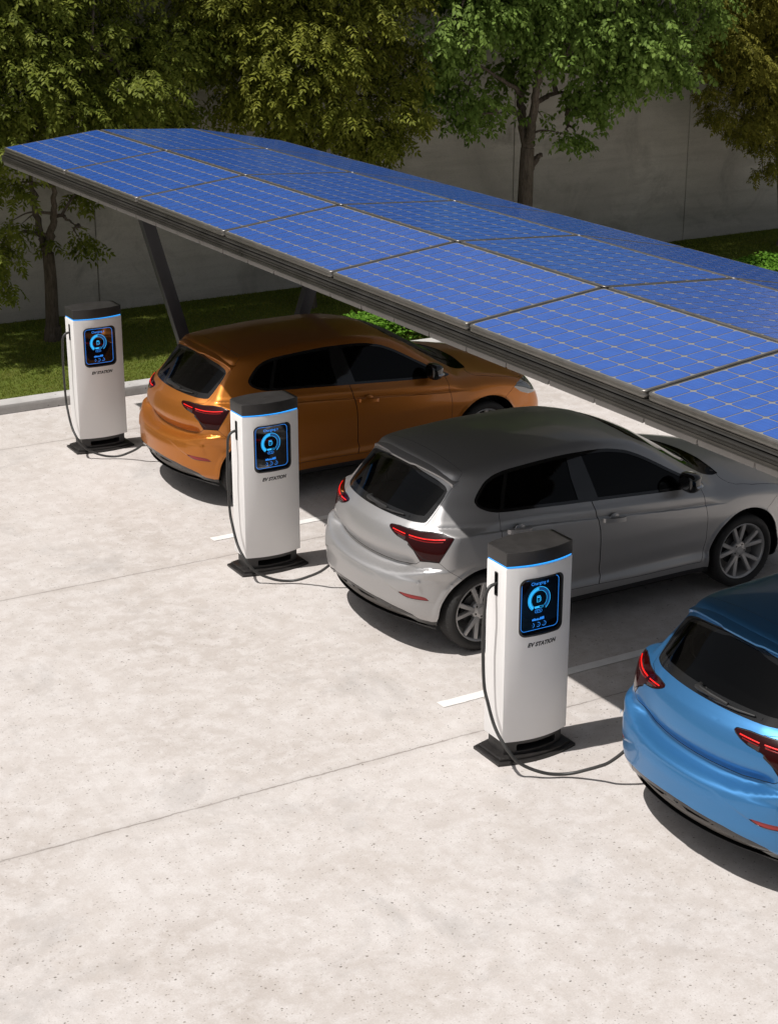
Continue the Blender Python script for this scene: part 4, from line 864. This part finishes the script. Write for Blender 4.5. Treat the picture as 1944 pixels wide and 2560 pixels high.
# rear wiper
def surf_x(y, z, lift=.012):
    Q = cast(np.array([[.5, y, z]]), np.array([[-1., 0, 0]]), 1.4)[0]; return (Q[0]-lift+.052*max(0, (z-1.05)/.28)**1.2, y, z)
wp = MB(); wp.tube([surf_x(.062, 1.054, .008), surf_x(.058, 1.053, .034), surf_x(.02, 1.051, .036), surf_x(-.07, 1.046, .030), surf_x(-.197, 1.039, .022)], [.018, .022, .019, .014, .010], 10)
wp.tube([surf_x(-.045, 1.027, .010), surf_x(-.12, 1.026, .013), surf_x(-.27, 1.029, .012), surf_x(-.385, 1.033, .009)], [.007, .009, .008, .005], 6)
wp.build('wiper', M['blackpl'], gate, 50)
def paint(root, m, first=False):
    for o in [root]+list(root.children_recursive):
        for s_ in o.material_slots:
            if s_.material and s_.material.name.endswith('_paint') and s_.material.name != 'road_paint': s_.link = 'OBJECT'; s_.material = m
cars = [car, copy_tree(car), copy_tree(car)]
CL_ = [('orange metallic hatchback parked nearest the lawn kerb', 'orange'), ('silver grey hatchback parked in the middle bay under the solar roof', 'silver'), ('bright blue metallic hatchback in the nearest bay, cut by the right edge', 'blue')]
for o, (lb, cn), ps in zip(cars, CL_, ((.669, -1.468, 0), (.671, -5.342, 0), (.673, -9.277, 0))):
    o.location = ps; tag(o, lb, 'car', 'hatchbacks parked side by side under the carport'); paint(o, M[cn])
# ------------------------------------------------------------------ lawn grass, hedge and trees
def blades(n, x0, x1, y0, y1, z, hmin, hmax, seed):
    r = np.random.default_rng(seed); P = np.stack([r.uniform(x0, x1, n), r.uniform(y0, y1, n), np.full(n, z)], 1); a = r.uniform(0, 2*np.pi, n); h = r.uniform(hmin, hmax, n); wv = .004+.003*r.random(n)
    d = np.stack([np.cos(a), np.sin(a), 0*a], 1)*wv[:, None]; ln = np.stack([r.normal(0, .5, n), r.normal(0, .5, n), np.ones(n)], 1)*h[:, None]
    V = np.stack([P-d, P+d, P+ln], 1).reshape(-1, 3); return mesh_np('grass', V, np.arange(3*n).reshape(-1, 3))
tag(link('grass', blades(190000, -9, 16, 1.96, 5.45, LZ, .012, .032, 3), M['grass']), 'short mown green grass covering the lawn by the wall', 'grass', kind='stuff')

def leaflet(L, Wd, fold=.25, droop=.15, n=2):
    """one leaf blade along +x, folded along the midrib: 6 verts, 4 quads/tris as triangles"""
    V = np.array([(0, 0, 0), (L*.38, Wd/2, fold*Wd*.5-droop*L*.12), (L*.42, 0, -droop*L*.10), (L*.38, -Wd/2, fold*Wd*.5-droop*L*.12), (L, 0, -droop*L), (L*.75, Wd*.30, -droop*L*.5), (L*.75, -Wd*.30, -droop*L*.5)], float)
    T = np.array([(0, 2, 1), (0, 3, 2), (1, 2, 5), (2, 4, 5), (2, 3, 6), (2, 6, 4)]); return V, T
def sprig(kind, r):
    """a twig with leaves; returns V,T. pinnate: paired leaflets; simple: alternate larger leaves"""
    Vs, Ts = [], []; b = 0; L0 = .19 if kind == 'pinnate' else .22
    n = 5 if kind == 'pinnate' else 8
    def put(p, yaw, pitch, roll, L, Wd):
        nonlocal b
        V, T = leaflet(L, Wd); R = (Matrix.Rotation(yaw, 3, 'Z') @ Matrix.Rotation(pitch, 3, 'Y') @ Matrix.Rotation(roll, 3, 'X')); V = V @ np.array(R).T+p; Vs.append(V); Ts.append(T+b); b += len(V)
    for i in range(n):
        t = .12+.85*i/(n-1); p = np.array([L0*t, 0, -.05*t*t])
        if kind == 'pinnate':
            for s in (1, -1): put(p, s*(1.0+.15*r.normal()), .25+.2*r.normal(), .25*r.normal(), .076*(1-.25*abs(t-.5))*(1+.12*r.normal()), .029)
        else:
            s = 1 if i % 2 else -1; put(p, s*(.9+.3*r.normal()), .45+.3*r.normal(), .4*r.normal(), .074*(1+.15*r.normal()), .044)
    put(np.array([L0, 0, -.05]), .2*r.normal(), .3, .2*r.normal(), .08 if kind == 'pinnate' else .074, .031 if kind == 'pinnate' else .044)
    return np.concatenate(Vs), np.concatenate(Ts)
def crown_mesh(blobs, kind, dens, seed, ymax=5.40, scale=1.):
    r = np.random.default_rng(seed); tm = [sprig(kind, r) for _ in range(7)]; AV, AT = [], []; off = 0
    C_ = np.array([b[:3] for b in blobs]); R_ = np.array([b[3] for b in blobs])
    pos, out = [], []
    for (cx, cy, cz, rad) in blobs:
        # clumps of sprigs spread on and inside the blob
        ncl = max(2, int(34*(rad/.5)**2)); sg_ = min(1., rad/.30)
        for _ in range(ncl):
            d = r.normal(size=3); d /= np.linalg.norm(d); q = max(.04, rad-.12)*(.35+.75*r.random()**.6); cc = np.array([cx, cy, cz])+d*q*np.array([1, .85, .85])
            m_ = max(3, int(dens*(.6+.8*r.random())*min(1, .45+rad)))
            p = cc+r.normal(size=(m_, 3))*np.array([.13, .12, .075])*sg_; pos.append(p); out.append(np.repeat(d[None], m_, 0)+r.normal(size=(m_, 3))*.55)
    P = np.concatenate(pos); Dr = np.concatenate(out); ok = P[:, 1] < ymax-.12; P, Dr = P[ok], Dr[ok]
    Dr[:, 2] = Dr[:, 2]*.40-.50; Dr[:, 1] -= .15; Dr /= np.linalg.norm(Dr, axis=1, keepdims=True); which = r.integers(0, len(tm), len(P)); sc = scale*(.8+.45*r.random(len(P)))
    up = np.array([0, 0, 1.])+r.normal(size=(len(P), 3))*.28; Y = np.cross(up, Dr); Y /= np.linalg.norm(Y, axis=1, keepdims=True); Z = np.cross(Dr, Y)
    for k in range(len(tm)):
        s = which == k; V, T = tm[k]; n = s.sum()
        if not n: continue
        W3 = (Dr[s][:, None, :]*V[None, :, :1]+Y[s][:, None, :]*V[None, :, 1:2]+Z[s][:, None, :]*V[None, :, 2:])*sc[s][:, None, None]+P[s][:, None, :]
        AV.append(W3.reshape(-1, 3)); AT.append((T[None]+(np.arange(n)*len(V))[:, None, None]).reshape(-1, 3)+off); off += n*len(V)
    V = np.concatenate(AV); V[:, 1] = np.minimum(V[:, 1], ymax+.02*np.sin(V[:, 0]*40)); return mesh_np('crown', V, np.concatenate(AT)), P
TREES = {}
TREES['A'] = {'blobs':[(0.85,4.0,3.97,0.7),(0.8,3.7,3.41,0.65),(1.76,4.2,3.83,0.72),(2.08,3.8,3.29,0.63),(1.17,3.6,2.94,0.52),(2.78,4.3,3.64,0.59),(0.43,3.6,2.8,0.46),(-0.02,4.0,3.83,0.78),(-0.16,3.8,2.96,0.69),(1.91,4.2,4.75,0.86),(0.78,4.2,4.77,0.83),(2.0,4.2,2.63,0.44),(2.83,4.5,2.84,0.4),(0.3,3.6,1.37,0.2),(0.41,3.7,1.74,0.21),(1.35,4.0,1.46,0.18),(1.45,4.0,1.35,0.15),(1.50,4.2,1.95,0.18),(0.50,3.8,2.10,0.26),(1.03,4.2,1.39,0.13),(0.26,3.5,1.01,0.14),(-0.07,3.6,1.36,0.38),(0.70,4.0,1.68,0.10)],'trunk':[(1.05,4.3,0.12),(1.06,4.3,0.46),(1.07,4.3,0.88),(1.06,4.3,1.2)],'limbs':[[(1.05,4.3,1.22),(1.02,4.34,1.32),(0.99,4.37,1.51),(0.97,4.41,1.85),(0.94,4.44,2.13),(0.92,4.48,2.67),(0.99,4.52,3.52)],[(1.06,4.3,1.22),(1.06,4.18,1.43),(1.08,4.06,1.73),(1.07,3.94,2.07),(1.14,3.82,2.73),(1.55,3.7,3.69)],[(0.97,4.3,1.44),(0.88,4.34,1.47),(0.76,4.37,1.48),(0.64,4.41,1.39),(0.55,4.44,1.1)],[(1.16,4.3,1.65),(1.22,4.18,1.67),(1.28,4.06,1.61),(1.36,3.94,1.56)]]}
TREES['B'] = {'blobs':[(3.95,4.2,3.84,0.61),(4.42,3.8,3.56,0.71),(5.34,4.0,3.71,0.72),(5.88,3.9,3.23,0.5),(4.06,3.9,3.03,0.56),(4.82,3.6,2.91,0.56),(5.47,3.6,2.62,0.44),(5.22,3.6,2.25,0.31),(3.79,4.4,2.89,0.36),(3.57,4.6,3.59,0.51),(4.65,4.2,4.65,0.96),(5.81,4.2,4.53,0.78),(3.62,4.4,4.42,0.75),(5.62,3.6,2.38,0.21),(5.04,3.7,2.48,0.36),(4.61,4.1,2.52,0.29),(4.26,4.2,2.58,0.31),(6.01,3.8,2.67,0.26)],'trunk':[(4.66,4.3,1.23),(4.67,4.3,1.55),(4.69,4.3,1.87)],'limbs':[[(4.68,4.3,1.81),(4.52,4.34,2.19),(4.44,4.37,2.5),(4.37,4.41,2.96),(4.12,4.44,3.72)],[(4.69,4.3,1.81),(4.83,4.18,2.21),(4.92,4.06,2.43),(5.06,3.94,2.92),(5.24,3.82,3.72)],[(4.69,4.3,1.87),(4.76,4.34,2.33),(4.71,4.37,3.1),(4.74,4.41,3.85)]]}
TREES['C'] = {'blobs':[(6.59,3.6,3.65,0.47),(7.19,3.8,3.88,0.53),(8.01,3.8,3.85,0.6),(8.38,3.5,3.58,0.54),(9.03,3.6,3.7,0.63),(9.49,3.4,3.39,0.58),(10.16,3.5,3.23,0.39),(10.87,3.7,3.76,0.34),(6.49,3.9,3.27,0.35),(6.41,4.0,2.94,0.32),(6.9,3.9,2.77,0.38),(7.38,4.0,2.67,0.27),(8.03,4.3,3.17,0.39),(8.83,3.7,2.87,0.39),(9.19,3.5,3.02,0.42),(8.88,3.8,2.57,0.24),(8.39,3.7,2.22,0.23),(8.59,3.7,2.15,0.17),(9.04,3.8,2.5,0.18),(10.09,3.6,2.94,0.28),(8.19,4.0,2.46,0.12),(7.93,4.0,4.5,0.92),(9.09,4.0,4.48,0.94),(10.24,3.9,4.33,0.85),(7.01,4.0,4.46,0.74),(6.84,3.8,2.51,0.19)],'trunk':[(8.09,4.2,0.47),(8.12,4.2,1.2),(8.13,4.2,1.67),(8.14,4.2,2.0)],'limbs':[[(8.14,4.2,1.96),(8.09,4.24,2.25),(8.06,4.27,2.51),(8.1,4.31,2.76),(8.22,4.34,3.06),(8.39,4.38,3.4),(8.44,4.42,3.86)],[(8.16,4.2,2.0),(8.11,4.08,2.21),(8.07,3.96,2.57),(8.03,3.84,3.02),(8.05,3.72,3.22),(8.31,3.6,3.3),(8.94,3.48,3.65)],[(8.18,4.2,1.69),(8.32,4.24,1.82),(8.42,4.27,1.9)],[(8.01,4.2,2.45),(7.78,4.08,2.55),(7.47,3.96,2.54)],[(8.29,4.2,2.63),(8.55,4.24,2.71),(8.81,4.27,2.72),(9.21,4.31,2.56)],[(8.02,4.2,2.74),(7.77,4.08,2.89),(7.19,3.96,3.18),(6.74,3.84,3.48)],[(8.6,4.2,2.71),(8.6,4.24,2.96),(8.94,4.27,3.41)],[(8.39,4.2,3.16),(9.23,4.08,2.94),(9.94,3.96,3.2)],[(8.8,4.2,2.5),(8.85,4.24,2.27),(8.84,4.27,2.1)]]}
TREES['D'] = {'blobs':[(11.45,4.0,3.43,0.47),(12.27,4.2,3.61,0.63),(11.85,3.9,2.95,0.53),(12.25,3.8,2.47,0.48),(11.28,3.8,2.33,0.26),(11.79,3.8,2.13,0.36),(12.18,3.8,1.83,0.25),(12.17,3.8,1.41,0.16),(12.39,3.8,1.53,0.17),(13.24,4.2,3.17,1.04),(13.14,4.0,2.33,0.8),(12.21,4.2,4.31,0.89),(13.37,4.2,4.11,1.09),(11.18,4.0,3.01,0.26),(11.08,3.9,2.63,0.2)],'trunk':[(13.17,4.3,0.44),(13.06,4.3,1.14),(12.93,4.3,1.89)],'limbs':[[(12.93,4.3,1.83),(12.79,4.34,2.56),(12.45,4.37,3.52)],[(12.94,4.3,1.89),(13.08,4.18,2.68),(13.29,4.06,3.51)],[(12.82,4.3,2.32),(12.28,4.34,2.47),(11.96,4.37,2.84)],[(12.97,4.3,1.58),(12.53,4.18,1.69),(12.16,4.06,1.97)]]}
SHADE_CLUMPS = {'A': [(-1.8, 5.1, 5.4, .9), (-.2, 5.15, 5.9, .9), (1.4, 5.15, 5.9, .9)], 'B': [(2.9, 5.15, 5.7, .9), (4.4, 5.1, 5.9, .9), (5.8, 5.15, 5.6, .9)],  # unseen upper clumps added above the view to shade grass near the wall
      'C': [(7.0, 5.15, 5.7, .9), (8.3, 5.1, 6.0, .9), (9.8, 5.15, 5.8, .9)], 'D': [(11.2, 5.15, 5.6, .9), (12.8, 5.1, 5.9, .9)]}
for k_ in SHADE_CLUMPS: TREES[k_]['blobs'] = TREES[k_]['blobs']+SHADE_CLUMPS[k_]
def tree(key, base, kind, leaf, dens, label, r0, seed, scale=1.):
    t = TREES[key]; root = empty('tree', (base[0], base[1], LZ)); tag(root, label, 'tree', 'broadleaf trees along the wall'); inv = Matrix.Translation((-base[0], -base[1], -LZ))
    rr = random.Random(seed); b = MB()
    tp = catmull([(base[0], base[1], LZ-.05), (base[0]+.01, base[1], LZ+.18)]+list(t['trunk']), 6); b.tube(tp, lerp_list([r0*1.45, r0*1.08, r0, r0*.92, r0*.85], len(tp)), 12)
    for i, l in enumerate(t['limbs']):
        pth = catmull(l, 6); big = l[0][2] > 0 and len(l) > 4
        pth = [p+Vector((rr.gauss(0, .010), rr.gauss(0, .010), 0)) if 0 < k < len(pth)-1 else p for k, p in enumerate(pth)]
        ra = r0*(.66 if i < 2 else .34); stub = (key == 'C' and i == 2)
        b.tube(pth, lerp_list([ra, ra*.85, ra*.62, ra*.35, ra*.14] if not stub else [r0*.55, r0*.45, r0*.34, r0*.2], len(pth)), 9)
    o = b.build('trunk', M['bark'], root, 70); o.matrix_parent_inverse = inv
    me, P = crown_mesh(t['blobs'], kind, dens, seed, scale=scale); o = link('crown', me, leaf, root); o.matrix_parent_inverse = inv
    # twigs reaching from limbs into the crown
    b = MB(); limbs = [Vector(p) for l in t['limbs'] for p in l]
    for (cx, cy, cz, rad) in t['blobs']:
        c = Vector((cx, cy, cz)); q = sorted(limbs, key=lambda p: (p-c).length)[0]
        for _ in range(2 if rad > .25 else 1):
            e_ = c+Vector((rr.gauss(0, .3), rr.gauss(0, .2), rr.gauss(0, .3)))*rad; e_.y = min(e_.y, 5.3); mid = (q+e_)/2+Vector((rr.gauss(0, .06), 0, .06)); pth = catmull([q, mid, e_], 5); b.tube(pth, lerp_list([.020, .012, .004], len(pth)), 6)
    o = b.build('branches', M['bark'], root, 70); o.matrix_parent_inverse = inv
tree('A', (1.05, 4.3), 'pinnate', M['leafA'], 9, 'olive leaved tree with forked trunk behind the charging station by the lawn', .085, 11)
tree('B', (4.68, 4.3), 'pinnate', M['leafB'], 9, 'yellow green leaved tree rising behind the middle of the solar roof', .09, 12)
tree('C', (8.06, 4.2), 'simple', M['leafC'], 6.6, 'fresh green tree with slim forked trunk and a broken stub branch', .115, 13)
tree('D', (13.2, 4.3), 'pinnate', M['leafD'], 16, 'bronze olive leaved tree hanging in at the right edge', .10, 14, .78)
# hedge
r = np.random.default_rng(5); n = 26000
hx = r.uniform(4.32, 14.5, n); hy = 2.0+.98*r.random(n); top = .27+.03*np.sin(hx*5.1)+.03*np.sin(hx*2.3+hy*7)
hz = LZ+top*np.where(r.random(n) < .65, 1-.25*r.random(n), r.random(n)); edge = np.minimum(np.minimum(hy-2.0, 2.98-hy), hx-4.32); hz = LZ+(hz-LZ)*np.clip(.55+edge*4, 0, 1)
V0, T0 = leaflet(.062, .042); yaw = r.uniform(0, 2*np.pi, n); pit = r.normal(.1, .5, n); sc = .75+.5*r.random(n)
ca, sa, cb, sb = np.cos(yaw), np.sin(yaw), np.cos(pit), np.sin(pit); X = np.stack([ca*cb, sa*cb, -sb], 1); Y = np.stack([-sa, ca, 0*ca], 1); Z = np.cross(X, Y)
V = (X[:, None]*V0[None, :, :1]+Y[:, None]*V0[None, :, 1:2]+Z[:, None]*V0[None, :, 2:])*sc[:, None, None]+np.stack([hx, hy, hz], 1)[:, None]
T = (T0[None]+(np.arange(n)*len(V0))[:, None, None]).reshape(-1, 3)
hd = empty('hedge', (9.4, 2.5, LZ)); tag(hd, 'low bright green leafy hedge along the kerb', 'hedge'); hi = Matrix.Translation((-9.4, -2.5, -LZ))
o = link('foliage', mesh_np('foliage', V.reshape(-1, 3), T), M['hedge'], hd); o.matrix_parent_inverse = hi
